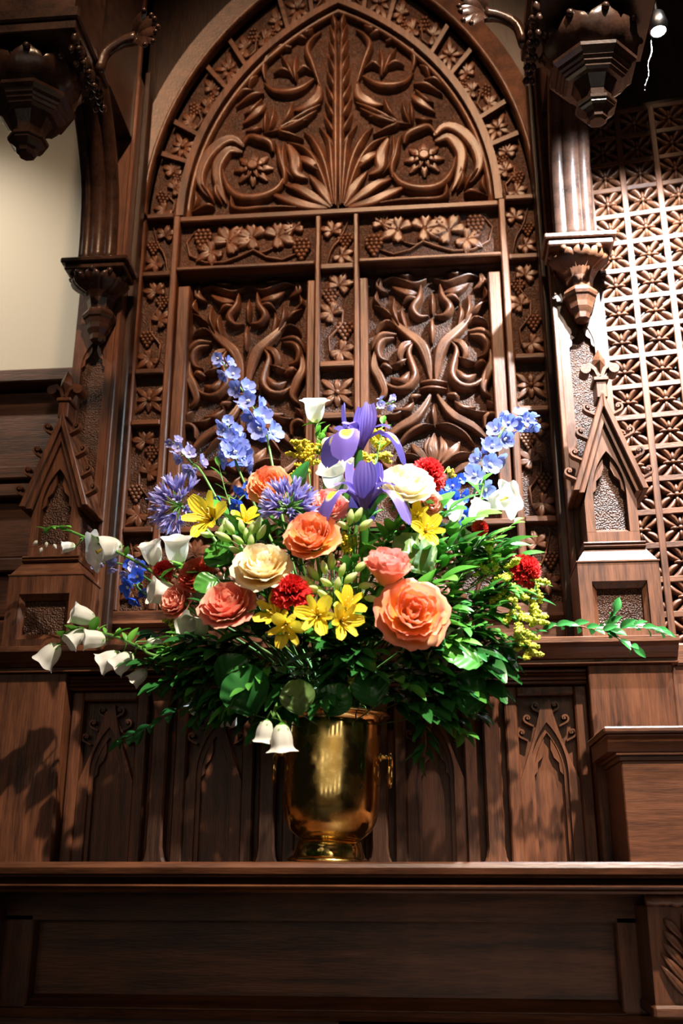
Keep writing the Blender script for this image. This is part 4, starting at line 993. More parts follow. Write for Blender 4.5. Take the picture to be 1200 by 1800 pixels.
def budcluster(label, spots, seed=0, n=3):
    """pale green alstroemeria buds on short stalks"""
    rnd = random.Random(seed); c = sum((U(x, y, dome(x, y)) for x, y, r, u in spots), Vector())/len(spots); c2_ = c+Vector((0, .05, -.06))
    t = thing('bud_cluster', label, 'flower buds', c2_, 'pale green alstroemeria buds')
    for (x, y, r, u) in spots:
        p = U(x, y, dome(x, y, rnd.uniform(-.02, .01))); d = view(r, u, .25); k = rnd.uniform(.85, 1.15)
        b_ = link('bud', cached(('abud',), lambda: surf(lambda u_, v: ((.0068*math.sin(math.pi*(v*.86+.04)**.8)*(1+.08*math.cos(3*u_*math.pi)))*math.cos(u_*math.pi), (.0068*math.sin(math.pi*(v*.86+.04)**.8)*(1+.08*math.cos(3*u_*math.pi)))*math.sin(u_*math.pi), .030*v-.012), 12, 8), 'greenbud'), t, p-t.location, look(d), k)
        MB().tube([p-d*.012, p-d*.03, c2_], .0013, 5).build('stalk', 'stem', t)
    add_stem(t, c2_, Vector((0, -.3, 1)), .0022); return t

def iris_fall_mat():
    m, nt, b = mat('violet_iris_fall'); N = nt.nodes.new; L = nt.links.new
    uv = N('ShaderNodeUVMap'); uv.uv_map = 'UVMap'; mp = N('ShaderNodeMapping'); L(uv.outputs[0], mp.inputs[0])
    mp.inputs['Location'].default_value = (-.5, -.60, 0); v = N('ShaderNodeVectorMath'); v.operation = 'MULTIPLY'; L(mp.outputs[0], v.inputs[0]); v.inputs[1].default_value = (3.4, 6.2, 0)
    ln = N('ShaderNodeVectorMath'); ln.operation = 'LENGTH'; L(v.outputs[0], ln.inputs[0])
    r = ramp(nt, [(.0, (.90, .70, .08)), (.62, (.90, .66, .07)), (.80, (.85, .80, .70)), (1.0, (.17, .12, .52))], ln.outputs['Value']); L(r.outputs[0], b.inputs['Base Color'])
    b.inputs['Roughness'].default_value = .45; b.inputs['Specular IOR Level'].default_value = .25; thin(nt, b, .2); return m
M['iris_fall'] = iris_fall_mat()
def iris(px, py, size, label, seed=0, Y=None, spin=0, lean=(0, 0, 0)):
    c = U(px, py, Y); k = size/1800*(c-CAM).dot(FW)/.125; t = thing('iris', label, 'iris', c, 'violet irises'); ax = (Vector((0, 0, 1))-FW*.30+Vector(lean)).normalized()
    y0 = -FW; y0 = (y0-ax*y0.dot(ax)).normalized(); x0 = y0.cross(ax)
    q0 = Matrix((x0, y0, ax)).transposed().to_quaternion() @ Quaternion((0, 0, 1), spin)
    fp = spline([(0, 0), (.016, .016), (.036, .026), (.052, .022), (.064, .004), (.071, -.022)], 15)
    def fall():
        def fn(u, v):
            y, z = fp[int(round(v*14))]; w = .0085 if v < .38 else .0085+.0125*math.sin(math.pi*min(1, (v-.38)/.62*.78+.05))
            if v > .86: w *= math.sqrt(max(.06, 1-((v-.86)/.145)**2))
            return (u*w, y-.10*u*u*w, z+(.35*u*u*w if v < .4 else -.22*u*u*w)+.0012*math.sin(u*5+v*9))
        return surf(fn, 10, 14)
    def std():
        return surf(lambda u, v: (u*(.004+.0125*math.sin(math.pi*min(1, v**1.2*.82+.03))), .006+.034*v-.020*v*v+.35*u*u*.010*v, .066*v+.002*math.sin(u*4)), 8, 10)
    def crest():
        return surf(lambda u, v: (u*.0100*(.55+.45*v)*(1-.5*max(0, v-.8)*(1-abs(u))), .040*v+.006*v*v, .010+.034*math.sin(v*1.35)-.012*v**4+.25*abs(u)*.010), 8, 8)
    for j in range(3):
        link('fall', cached(('fall',), fall, 'iris_fall'), t, None, q0 @ Quaternion((0, 0, 1), 2*math.pi*j/3), k)
        link('standard', cached(('standard',), std, 'iris'), t, None, q0 @ Quaternion((0, 0, 1), 2*math.pi*j/3+math.pi/3), k)
        link('crest', cached(('crest',), crest, 'iris'), t, None, q0 @ Quaternion((0, 0, 1), 2*math.pi*j/3), k)
    m = MB().lathe([(.003, -.09), (.0065, -.06), (.0075, -.03), (.006, -.004), (.004, .010)], n=10).mesh('spathe', M['leaf_mid']); link('spathe', m, t, None, q0, k)
    put_leaf(t, 'long', 'leaf_mid', c-ax*.11*k, ax+Vector((.12, -.1, 0)), -FW, 1.0)
    add_stem(t, c-ax*.06*k, ax, .0040, to=MOUTH+Vector((.01, .01, 0))); return t

def agapanthus(px, py, size, fdir, label, push=0, seed=0, n=42, Y=None):
    d = view(*fdir); c = U(px, py, dome(px, py, push) if Y is None else Y); k = size/1800*(c-CAM).dot(FW)/.125; base = c-d*.032*k
    t = thing('agapanthus', label, 'flower', base, 'lavender agapanthus heads'); rnd = random.Random(seed)
    def fl():
        m = MB()
        for j in range(6):
            q = surf(lambda u, v: (u*.0032*math.sin(math.pi*min(1, v*.8+.12)), .0022+.0085*v**2.2, .032*v), 3, 6); R = Quaternion((0, 0, 1), math.pi/3*j); m.add([R @ Vector(p) for p in q.v], q.f, True, q.uv)
        return m
    for j in range(n):
        ct = 1-1.15*(j+.5)/n; st = math.sqrt(max(0, 1-ct*ct)); a = j*2.39996
        o = look(d) @ Vector((st*math.cos(a), st*math.sin(a), ct)); o = (o+Vector((rnd.uniform(-.12, .12),)*3)).normalized(); l = .034*k*rnd.uniform(.85, 1.1)
        p = base+o*l; MB().tube([base, base+o*l*.5+d*.003, p], .0009, 5).build('pedicel', 'stem', t)
        link('floret', cached(('afl',), fl, 'agap'), t, p-t.location, look(o, rnd.random()*6), k*rnd.uniform(.75, 1.1))
    add_stem(t, base, d, .0035); return t

def goldenrod(label, path, n=5, seed=0, mt='gold', bushy=.035, dens=70, rr=.0030, to=True, flat=False):
    """plume of tiny yellow florets on fine branches"""
    rnd = random.Random(seed); P = [U(*p) for p in path]; t = thing('goldenrod', label, 'flower', P[0], 'goldenrod plumes')
    Q = P+([MOUTH+Vector((rnd.uniform(-.04, .04), rnd.uniform(-.04, .04), .05))] if to else [])
    S = [Vector(q) for q in spline(Q, 8*len(Q))]; MB().tube(S, .0016, 5).build('stem', 'stem', t); vis = max(2, int(len(S)*(len(P)-1)/max(1, len(Q)-1)))
    for j in range(n):
        i = min(len(S)-2, int(vis*.92*j/max(1, n-1))); p = S[i]; ax = (S[i]-S[i+1]).normalized(); o = Quaternion(ax, j*2.4+seed) @ ax.orthogonal().normalized()
        L_ = bushy*(.45+.55*min(1, j/n*1.6)); tip = p+(o*.8+ax*.75+Vector((0, -.15, 0))).normalized()*L_
        B = [Vector(q) for q in spline([p, (p+tip)/2+ax*.004, tip], 7)]; MB().tube(B, .0007, 4).build('branch', 'stem', t)
        m = MB()
        for k in range(dens):
            s = rnd.uniform(.15, 1); q = B[min(6, int(s*6.99))]; e = Vector((rnd.gauss(0, 1), rnd.gauss(0, 1), abs(rnd.gauss(0, .8)))).normalized()*rnd.uniform(.001, .0075 if not flat else .012)
            if flat: e.z *= .25
            m.ball(q+e, rr*rnd.uniform(.6, 1.2), 5, 3)
        ob = m.build('florets', mt, t); ob['kind'] = 'stuff'
    return t

def spray(label, path, n, kind, mt, twig='stem_red', sc=1, seed=0, name='leafy_sprig', group='leafy sprigs', to=False, both=True, cat='foliage', r=.0015, upv=(0, -.5, 1)):
    """twig with paired or alternate leaves; path runs from the tip inwards"""
    rnd = random.Random(seed); P = [Vector(p) if isinstance(p, Vector) else U(*p) for p in path]; t = thing(name, label, cat, P[0], group)
    Q = P+([MOUTH+Vector((rnd.uniform(-.05, .05), rnd.uniform(-.05, .05), .05))] if to else [])
    S = [Vector(q) for q in spline(Q, max(12, 8*len(Q)))]; MB().tube(S, [r*.6+r*.6*i/len(S) for i in range(len(S))], 5).build('twig', twig, t)
    vis = len(S) if not to else int(len(S)*(len(P)-1)/(len(Q)-1))
    for j in range(n):
        i = min(len(S)-2, int(vis*.95*j/n)); p = S[i]; ax = (S[i]-S[i+1]).normalized()
        sd_ = ax.cross(Vector((0, 0, 1))); sd_ = sd_.normalized() if sd_.length > .05 else Vector((1, 0, 0)); sg = 1 if j % 2 else -1
        d = ax*(.55+rnd.uniform(-.1, .2)) + sd_*sg*rnd.uniform(.6, 1.0) + Vector((0, 0, rnd.uniform(-.35, .35)))
        if j == 0: d = ax
        put_leaf(t, kind, mt, p, d, Vector(upv)+Vector((rnd.uniform(-.4, .4), rnd.uniform(-.4, .4), 0)), sc*rnd.uniform(.75, 1.15))
    return t
def roundleaf(px, py, size, fdir, label, mt='leaf_olive', push=0, seed=0, Y=None):
    d = view(*fdir); c = U(px, py, dome(px, py, push) if Y is None else Y); k = size/1800*(c-CAM).dot(FW)/.09
    t = thing('round_leaf', label, 'leaf', c, 'large single leaves')
    def fn(u, v):
        a = math.pi*(v*.92+.04); w = .046*math.sin(a)**.75; y = -.045+.09*v; x = u*w
        return (x, y+.012*(1-v)*(1-abs(u))*-.5, .22*abs(x)-1.2*y*y*2+.0016*math.sin(abs(u)*9-v*26)*abs(u)**.5+.003*math.sin(u*3+v*4))
    q = look(d, seed); m = surf(fn, 16, 34); link('leaf_blade', m.mesh('leaf_blade', M[mt]), t, None, q, k)
    pth = [q @ Vector((0, -.045*k, 0))+c]; a = pth[0]; MB().tube([a, a+(MOUTH-a)*.3+Vector((0, .02, 0)), MOUTH], .0014, 5).build('stalk', 'stem_dark', t); return t
# ================================================================== the arrangement, flower by flower (pixel, size in pixels, facing right/up/towards camera)
rose(713, 853, 96, (.10, .80, .60), 'cream', 'large cream white rose near the top, right of the irises', -.03, .85, 1)
rose(462, 996, 98, (-.05, .72, .68), 'peachcream', 'pale yellow cream rose left of centre, above the dark red carnation', -.03, .9, 2)
rose(549, 944, 98, (-.12, .62, .75), 'orange', 'orange peach rose at the centre, below the agapanthus and iris', -.03, .75, 3)
rose(400, 1064, 98, (-.15, .70, .65), 'coral', 'ruffled coral pink rose at the lower left, between white bells and yellow alstroemeria', -.03, .85, 4)
rose(681, 1000, 104, (.10, .92, .28), 'pink', 'salmon pink rose bud opening sideways, above the big orange rose', -.03, .35, 5)
rose(724, 1078, 120, (.10, .45, .88), 'orange_pink', 'biggest rose, open orange with pink edges, facing the camera at lower right', -.04, 1.0, 6)
rose(474, 853, 76, (-.1, .5, .8), 'orange', 'orange rose at upper left, half hidden behind the agapanthus head', .03, .8, 7)
rose(577, 890, 70, (.1, .6, .7), 'pink', 'pink rose half hidden behind the lower iris', .03, .7, 8)
rose(345, 1012, 66, (-.3, .5, .8), 'red_coral', 'red coral rose on the left, hidden behind white bells', .05, .7, 9)
rose(312, 1056, 66, (-.5, .4, .7), 'coral', 'dull coral rose at far left, behind the white bellflower stem', .05, .7, 10)
rose(754, 884, 50, (.3, .3, .8), 'pink', 'small peach pink rose tucked under the cream rose', .02, .7, 11)

carnation(754, 826, 62, (.25, .75, .5), 'red carnation at the top right behind the cream rose', .02, 1)
carnation(512, 1033, 68, (-.05, .9, .4), 'dark red carnation at the centre under the pale yellow rose', -.02, 2)
carnation(928, 998, 58, (.55, .55, .6), 'red carnation standing out alone at the far right', .0, 3)
carnation(846, 926, 28, (.3, .4, .8), 'tiny red carnation bud among the white bells at right', .03, 4)
carnation(617, 832, 24, (0, .4, .8), 'tiny red carnation tip between the two irises', .05, 5)
carnation(283, 1002, 36, (-.5, .3, .8), 'small red carnation at far left behind the bellflower leaves', .06, 6)

iris(630, 790, 150, 'upper violet iris with yellow blotch, tallest at top centre', 1, -.16, -.35, (.0, 0, 0))
iris(640, 895, 155, 'lower violet iris with yellow blotches beside the cream rose', 2, -.25, 1.05, (.0, 0, 0))

agapanthus(290, 884, 118, (-.72, .15, .5), 'lavender agapanthus head leaning out at the left edge', .02, 1, 40)
agapanthus(508, 868, 112, (.0, .9, .35), 'lavender agapanthus head upright in front of the orange rose', -.03, 2, 40)

delphinium('tallest pale blue delphinium spike at the upper left', [(384, 628, .06), (428, 690, .05), (464, 755, .04), (482, 835, .02)], 16, 'delph', 37, 1, spread=.012)
delphinium('shorter blue delphinium spike left of the tallest one', [(398, 742, .02), (414, 790, .015), (430, 850, .0)], 16, 'delph', 35, 2, spread=.016, end=.9)
delphinium('lilac delphinium spike leaning left over the agapanthus', [(305, 778, .0), (335, 812, -.005), (375, 866, -.03)], 11, 'delph_lilac', 27, 3, end=.75)
delphinium('blue delphinium spike arching to the upper right', [(938, 742, .02), (896, 742, .02), (866, 790, .01), (835, 860, -.01), (810, 930, -.03)], 20, 'delph', 37, 4, spread=.015, end=.74)
delphinium('deep blue delphinium florets low on the right side', [(800, 845, -.03), (796, 880, -.04), (786, 925, -.05)], 9, 'delph_deep', 34, 5, end=.95, spread=.016)
delphinium('lilac blue delphinium spike at far left under the open white bell', [(172, 990, .0), (215, 992, -.01), (262, 1020, -.03), (300, 1050, -.04)], 10, 'delph_lilac', 28, 6, end=.8)
delphinium('bright blue delphinium florets at far left beside a red carnation', [(232, 986, -.02), (244, 1020, -.03), (270, 1055, -.04)], 8, 'delph_deep', 30, 7, end=.9)
delphinium('dark violet delphinium tip with buds above the upper iris', [(692, 706, -.06), (664, 716, -.06), (638, 745, -.08), (632, 800, -.10)], 4, 'delph_lilac', 20, 8, end=.35, buds=6)
delphinium('deep blue delphinium florets left between the spikes and yellow flowers', [(440, 862, .0), (420, 880, -.01), (412, 905, -.02)], 6, 'delph_deep', 28, 9, end=.9)

campanula('white bellflower stem reaching far left with one wide open bell', [(78, 938, -.02), (98, 926, -.02), (150, 945, -.04), (235, 985, -.08), (300, 1030, -.13), (352, 1085, -.16)],
 [(187, 964, -.06, (-.75, -.1, .6), 62, .75, True), (268, 974, -.10, (-.25, .95, .2), 48, .3, False), (311, 968, -.12, (.0, .98, .2), 56, .42, False), (288, 1043, -.13, (-.85, .25, .4), 56, .3, False),
  (343, 1104, -.17, (-.6, .15, .7), 56, .5, False), (352, 1030, -.14, (-.2, .9, .4), 60, .4, False), (378, 1040, -.17, (.1, .9, .4), 50, .6, False), (120, 961, -.03, (-.9, -.1, .3), 26, .2, False)], 10, seed=1,
 buds=[(66, 950, -.02, (-.5, -.6, .3)), (82, 952, -.02, (0, -.9, .3)), (94, 956, -.02, (.5, -.7, .3)), (74, 962, -.02, (-.3, -.9, .3))])
campanula('lowest left white bellflower stem with nodding bells', [(108, 1120, -.06), (150, 1110, -.08), (200, 1118, -.11), (250, 1140, -.15), (300, 1160, -.16)],
 [(146, 1083, -.08, (-.85, .35, .3), 46, .25, False), (88, 1151, -.06, (-.65, -.75, .2), 50, .3, False), (134, 1120, -.08, (-.6, -.5, .5), 40, .4, False), (167, 1124, -.10, (-.95, .05, .3), 44, .3, False),
  (193, 1160, -.10, (-.9, -.4, .2), 48, .3, False), (217, 1163, -.12, (-.75, -.55, .2), 46, .3, False), (244, 1189, -.12, (-.75, -.6, .2), 36, .2, False), (268, 1131, -.13, (.5, -.1, .4), 28, .2, False)], 16, seed=2)
campanula('upright white bellflower at the very top, left of the iris', [(556, 745, -.02), (560, 790, -.03), (570, 850, -.04)],
 [(553, 722, -.03, (.0, .97, .25), 48, .6, True), (580, 786, -.04, (.5, -.6, .5), 44, .3, False), (592, 845, -.05, (-.2, .8, .5), 66, .4, False), (606, 824, -.02, (.3, .8, .4), 44, .3, False)], 10, seed=3)
campanula('white bellflower stem at the right with an open bell facing out', [(850, 845, -.04), (842, 880, -.06), (815, 930, -.10), (790, 1000, -.12)],
 [(880, 879, -.06, (.6, .15, .7), 54, .9, True), (800, 900, -.10, (.0, .95, .3), 40, .25, False), (838, 902, -.09, (.3, .7, .5), 44, .3, False), (828, 956, -.12, (.85, .1, .4), 50, .4, False), (806, 950, -.11, (.5, .3, .7), 40, .4, False), (800, 1006, -.13, (.6, .4, .5), 46, .4, False)], 10, seed=4,
 buds=[(838, 862, -.05, (.1, .9, .2))])
campanula('pair of white bells hanging down beside the vase rim', [(480, 1262, -.25), (484, 1244, -.24), (500, 1215, -.18)],
 [(466, 1286, -.245, (-.12, -.97, .15), 44, .45, False), (495, 1298, -.26, (.05, -.98, .15), 54, .5, False)], 3, seed=5)
campanula('white bells low on the right below the big orange rose', [(770, 1105, -.15), (745, 1140, -.13), (720, 1180, -.11)],
 [(783, 1117, -.19, (.6, -.35, .6), 52, .45, False), (758, 1154, -.18, (.5, -.1, .7), 52, .5, False), (737, 1178, -.15, (.2, -.7, .4), 40, .3, False)], 6, seed=6)
campanula('shaded white bells under the foliage left of the vase', [(420, 1200, -.10), (440, 1190, -.10), (470, 1180, -.09)],
 [(398, 1166, -.15, (-.5, -.2, .7), 44, .4, False), (402, 1258, -.05, (.0, -1, .05), 40, .15, False), (348, 1238, -.05, (-.5, -.6, .3), 40, .3, False)], 4, seed=7)

for (x, y, s, dr, lb, ps, sd) in (
 (362, 905, 82, (-.35, .35, .8), 'yellow alstroemeria at the left between the agapanthus and green buds', -.02, 1),
 (432, 908, 48, (.1, .7, .6), 'small yellow alstroemeria behind the green buds', .02, 2),
 (480, 1074, 66, (-.35, .55, .7), 'upper yellow alstroemeria of the pair right of the coral rose', -.02, 3),
 (503, 1104, 66, (.1, -.25, .9), 'lower yellow alstroemeria of the pair right of the coral rose', -.05, 4),
 (556, 1080, 70, (-.1, .2, .95), 'yellow alstroemeria facing forward at the centre bottom', -.05, 5),
 (612, 1060, 60, (.3, .6, .7), 'yellow alstroemeria upright at the centre, under the green buds', -.03, 6),
 (606, 1092, 62, (.4, .1, .85), 'yellow alstroemeria between the centre one and the big orange rose', -.05, 7),
 (752, 930, 58, (.2, .3, .9), 'yellow alstroemeria under the cream rose on the right', -.03, 8),
 (733, 905, 46, (-.1, .2, .8), 'small pale yellow alstroemeria just under the cream rose', .0, 9)):
    alstroemeria(x, y, s, dr, lb, ps, sd*.7)

budcluster('pale green buds left of centre above the pale yellow rose', [(405, 930, -.4, .8), (425, 928, -.2, .9), (442, 932, .2, .8), (458, 938, .4, .7), (420, 950, -.6, .5), (440, 955, .1, .6), (415, 968, -.5, .3), (452, 925, .3, .9), (395, 945, -.7, .4), (432, 942, 0, .9)], 1)
budcluster('pale green buds in the centre between the orange and pink roses', [(552, 1010, -.5, .7), (570, 1000, -.2, .9), (582, 990, 0, .95), (600, 1005, .3, .8), (614, 1018, .6, .5), (575, 1025, -.4, .3), (592, 1030, .1, .6), (556, 1035, -.6, .2), (632, 998, .6, .5), (640, 1030, .5, .1), (650, 1052, .8, -.1), (568, 1046, -.2, .2), (540, 1022, -.7, .4)], 2)
budcluster('pale green buds just right of the orange centre rose', [(615, 912, .1, .8), (628, 908, .4, .8), (606, 925, -.4, .3), (640, 925, .5, .4)], 3)
budcluster('two cream buds under the left yellow alstroemeria', [(366, 940, -.6, .1), (394, 925, .1, .8), (388, 935, .3, .7)], 4)

goldenrod('flat yellow goldenrod head at top left of the irises', [(530, 792, -.02), (535, 815, -.03), (545, 860, -.05)], 9, 1, 'gold', .050, 110, .0033, flat=True)
goldenrod('yellow goldenrod behind the upper iris', [(665, 768, -.03), (662, 800, -.04), (655, 850, -.06)], 9, 2, 'gold', .04, 90, .0032)
goldenrod('goldenrod sprig in the centre, left of the pink rose', [(612, 955, -.21), (610, 975, -.22), (606, 1005, -.2)], 8, 3, 'gold', .036, 70, .0026)
goldenrod('large drooping goldenrod plume at the lower right edge', [(930, 1145, -.16), (915, 1105, -.17), (895, 1050, -.16), (862, 1010, -.14)], 16, 4, 'goldgreen', .045, 110, .0027)
goldenrod('upper goldenrod sprig at the right below the white bells', [(862, 962, -.14), (858, 1000, -.15), (850, 1040, -.13)], 8, 5, 'goldgreen', .032, 80, .0026)
goldenrod('second drooping goldenrod plume, right of the large one', [(945, 1090, -.13), (932, 1060, -.14), (910, 1030, -.13)], 9, 11, 'goldgreen', .036, 90, .0026)
goldenrod('dim goldenrod sprig at the lower left', [(298, 1088, -.12), (305, 1120, -.13), (320, 1160, -.12)], 7, 6, 'goldgreen', .030, 35, .0022)
goldenrod('goldenrod tip low above the vase, right of centre', [(628, 1192, -.20), (632, 1165, -.20), (640, 1130, -.17)], 6, 7, 'goldgreen', .026, 40, .0022)
goldenrod('goldenrod tip left of the agapanthus base', [(530, 935, -.17), (520, 960, -.17)], 4, 8, 'gold', .022, 35, .0022)
goldenrod('goldenrod fleck behind the cream rose', [(790, 838, .0), (770, 850, -.01)], 3, 9, 'gold', .02, 35, .0025)
goldenrod('goldenrod sprig beneath the first, between irises', [(585, 815, .0), (585, 850, -.01)], 5, 10, 'goldgreen', .026, 40, .0024)

roundleaf(727, 972, 88, (.25, .55, .75), 'olive round leaf behind the salmon pink rose', 'leaf_olive', .02, .6)
roundleaf(432, 1212, 92, (-.3, .25, .9), 'big dark veined leaf low on the left above the vase', 'leaf_dark', -.02, .3)
roundleaf(408, 1182, 70, (-.2, .2, .9), 'dark leaf overlapping a white bell at lower left', 'leaf_dark', .0, -.8)
roundleaf(523, 1224, 62, (-.1, .4, .9), 'pale edged green leaf hanging over the vase rim', 'leaf_olive', -.01, .2)
roundleaf(825, 1216, 80, (.4, .3, .85), 'large shaded leaf at the lower right over the panels', 'leaf_dark', .03, 1.2)
roundleaf(812, 1156, 70, (.2, .75, .5), 'long green leaf under the white bells at lower right', 'leaf_mid', -.03, 1.4)
roundleaf(362, 1026, 44, (.1, .5, .8), 'grey green leaf between the white bells and the pale rose', 'leaf_mid', -.01, 2.0)
roundleaf(385, 975, 58, (-.2, .5, .8), 'dark green leaf under the left yellow alstroemeria', 'leaf_mid', .03, .9)
roundleaf(650, 1208, 66, (.1, .3, .9), 'dark leaf above the vase rim right of centre', 'leaf_dark', .03, .3)
roundleaf(590, 1230, 60, (-.1, .3, .9), 'dark leaf hanging just over the vase mouth', 'leaf_dark', .04, -.5)

# named sprigs that stand out
spray('long glossy sprig reaching far right over the ledge', [(1168, 1112, -.06), (1115, 1100, -.065), (1060, 1108, -.08), (990, 1098, -.11), (920, 1118, -.14), (850, 1130, -.13)], 40, 'huck', 'leaf_dark', sc=.95, seed=3, to=False, upv=(.2, -1, .5))
spray('short side shoot under the far right sprig', [(1112, 1138, -.075), (1080, 1118, -.07), (1058, 1106, -.075)], 8, 'huck', 'leaf_dark', sc=1.05, seed=4, upv=(.2, -1, .5))
spray('upright shoot at the tip of the far right sprig', [(1078, 1076, -.07), (1070, 1092, -.07), (1062, 1108, -.075)], 7, 'huck', 'leaf_dark', sc=1.0, seed=5, upv=(.2, -1, .5))
spray('bright shoot at the right beside the red carnation', [(905, 918, -.02), (880, 940, -.04), (862, 965, -.07), (840, 1000, -.08)], 9, 'huck', 'leaf_bright', sc=.95, seed=6)
spray('glossy sprig over the panels at lower left', [(225, 1160, -.12), (280, 1168, -.15), (340, 1185, -.17), (400, 1200, -.14)], 20, 'huck', 'leaf_dark', sc=1.25, seed=7)
spray('glossy sprig below the left one with drooping leaves', [(262, 1210, -.14), (310, 1196, -.16), (370, 1190, -.15)], 16, 'huck', 'leaf_dark', sc=1.3, seed=8)
spray('lowest left sprig hanging in front of the gothic panel', [(215, 1302, -.06), (250, 1282, -.06), (310, 1250, -.07), (400, 1220, -.08)], 14, 'huck', 'leaf_dark', sc=1.25, seed=9)
spray('sprig with five bright leaves over the big dark leaf', [(420, 1222, -.25), (445, 1196, -.25), (475, 1165, -.22)], 9, 'huck', 'leaf_mid', sc=1.2, seed=10)
spray('glossy sprig hanging right of the vase rim', [(745, 1330, -.14), (748, 1300, -.15), (740, 1260, -.14), (715, 1215, -.13)], 14, 'huck', 'leaf_dark', sc=1.3, seed=11)
spray('glossy sprig reaching right under the large shaded leaf', [(815, 1290, -.13), (790, 1270, -.14), (750, 1245, -.14), (710, 1210, -.12)], 16, 'huck', 'leaf_mid', sc=1.2, seed=12)
spray('leafy shoot right of the salmon pink rose', [(825, 990, -.16), (805, 1020, -.18), (785, 1050, -.17)], 11, 'ruscus', 'leaf_mid', 'stem', .8, 13)
spray('leafy shoot right of the big orange rose', [(880, 1060, -.17), (850, 1080, -.18), (800, 1110, -.16)], 13, 'huck', 'leaf_mid', 'stem', 1.1, 14)
spray('leafy shoot under the goldenrod plume', [(905, 1140, -.16), (870, 1135, -.17), (820, 1140, -.15)], 14, 'huck', 'leaf_dark', 'stem', 1.1, 15)
spray('leaves beside the spathe of the lower iris', [(700, 930, -.16), (690, 970, -.17), (672, 1010, -.14)], 9, 'ruscus', 'leaf_dark', 'stem', .8, 16)
spray('fine green shoot left of the tallest delphinium', [(385, 820, .0), (395, 860, -.01), (405, 890, -.02)], 7, 'ruscus', 'leaf_mid', 'stem', .6, 17)
spray('leaves at the foot of the upper white bell', [(570, 760, -.03), (562, 780, -.03), (556, 810, -.03)], 8, 'huck', 'leaf_bright', 'stem', .8, 18)
spray('green shoot right of the upper iris', [(672, 745, -.04), (668, 775, -.05), (660, 820, -.06)], 7, 'huck', 'leaf_bright', 'stem', .8, 19)

# filler greenery inside the bouquet
MARKS = [(713, 853, 'the cream white rose'), (462, 996, 'the pale yellow rose'), (549, 944, 'the orange centre rose'), (400, 1064, 'the coral rose'), (681, 1000, 'the salmon pink rose'), (724, 1078, 'the biggest orange rose'),
 (512, 1033, 'the dark red carnation'), (928, 998, 'the far right carnation'), (290, 884, 'the left agapanthus'), (362, 905, 'the left alstroemeria'), (556, 1080, 'the centre alstroemeria'), (495, 1090, 'the alstroemeria pair'),
 (311, 968, 'the upright white bells'), (193, 1160, 'the lowest white bells'), (343, 1104, 'the half open white bell'), (432, 1212, 'the big veined leaf'), (825, 1216, 'the large shaded leaf'), (590, 1250, 'the vase mouth'), (480, 1290, 'the hanging bells'), (783, 1117, 'the lower right bells'), (915, 1090, 'the drooping goldenrod'), (880, 879, 'the open bell at right'), (727, 972, 'the olive round leaf'), (690, 1255, 'the rim'), (300, 1250, 'the left gothic panel'), (640, 1150, 'the low goldenrod tip')]
used = set()
def near(pre, px, py):
    ms = sorted(MARKS, key=lambda m: (m[0]-px)**2+(m[1]-py)**2)
    def rel(m): dx, dy = px-m[0], py-m[1]; return ('right of ' if dx > 0 else 'left of ')+m[2] if abs(dx) > abs(dy) else ('below ' if dy > 0 else 'above ')+m[2]
    c = [rel(ms[0])]+['between '+ms[0][2]+' and '+ms[k][2] for k in (1, 2, 3)]+[rel(ms[1])]+['between '+ms[1][2]+' and '+ms[k][2] for k in (2, 3)]
    for q in c:
        if pre+q not in used and len((pre+q).split()) < 17: used.add(pre+q); return pre+q
    return pre+c[0]
C0 = Vector((vx, VY-.02, VZ+.34))
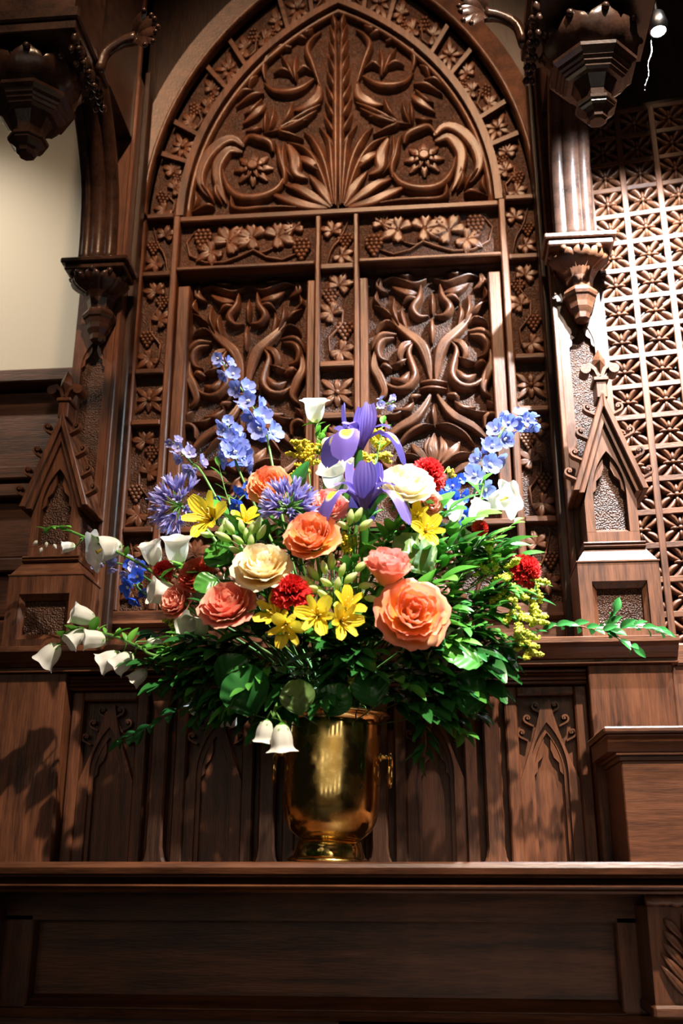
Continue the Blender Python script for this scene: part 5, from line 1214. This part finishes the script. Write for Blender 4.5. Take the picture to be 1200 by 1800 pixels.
def filler(count, cx, cy, rx, ry, kinds, mats, lo, hi, seed, sc=1.0, group='filler sprigs'):
    rnd = random.Random(seed); k = 0
    while k < count:
        px = rnd.uniform(cx-rx, cx+rx); py = rnd.uniform(cy-ry, cy+ry)
        if ((px-cx)/rx)**2+((py-cy)/ry)**2 > 1 or (py > 1236 and 500 < px < 690): continue
        tip = U(px, py, dome(px, py, rnd.uniform(lo, hi))); base = tip+(C0-tip).normalized()*.09
        mid = (tip+base)/2+Vector((rnd.uniform(-.015, .015), -.01, rnd.uniform(0, .02))); kind = rnd.choice(kinds); mt_ = rnd.choice(mats)
        lab = {'leaf_dark': 'dark glossy', 'leaf_mid': 'mid green', 'leaf_bright': 'bright green'}[mt_]+{'huck': ' oval leaf sprig ', 'ruscus': ' pointed leaf sprig ', 'broad': ' broad leaf sprig '}[kind]; lab = near(lab, px, py)
        spray(lab, [tip, mid, base], 7 if kind == 'broad' else 11, kind, mt_, 'stem_dark', sc*{'huck': 1.15, 'ruscus': .95, 'broad': .8}[kind], seed*1000+k, group=group); k += 1
filler(56, 560, 1165, 330, 120, ['huck', 'huck', 'ruscus', 'broad'], ['leaf_dark', 'leaf_dark', 'leaf_mid'], .0, .09, 1, 1.1)
filler(54, 600, 1000, 310, 140, ['huck', 'ruscus', 'broad'], ['leaf_dark', 'leaf_mid', 'leaf_mid', 'leaf_bright'], .02, .09, 2, 1.1)
filler(30, 850, 1060, 100, 115, ['huck', 'huck', 'ruscus'], ['leaf_mid', 'leaf_bright', 'leaf_mid', 'leaf_dark'], .0, .07, 3)
filler(18, 430, 1225, 110, 50, ['huck', 'ruscus'], ['leaf_dark'], .01, .09, 6, 1.15)
filler(18, 330, 1200, 110, 80, ['huck'], ['leaf_dark', 'leaf_dark', 'leaf_mid'], .0, .06, 4, 1.2)
filler(12, 770, 1240, 80, 50, ['huck'], ['leaf_dark', 'leaf_dark', 'leaf_mid'], .0, .06, 5, 1.1)
rnd = random.Random(9)
# bare stems in the vase mouth
for k in range(14):
    a = MOUTH+Vector((rnd.uniform(-.055, .055), rnd.uniform(-.05, .04), 0)); b_ = C0+Vector((rnd.uniform(-.13, .13), rnd.uniform(-.10, .05), rnd.uniform(-.06, .05)))
    o = MB().tube([a, a+Vector((0, 0, .06)), (a+b_)/2+Vector((0, 0, .03)), b_], .0028, 6).build('flower_stem', 'stem_dark'); tag(o, 'dark green stem rising from the vase mouth, hidden under leaves', 'stem', 'stems in the vase mouth')
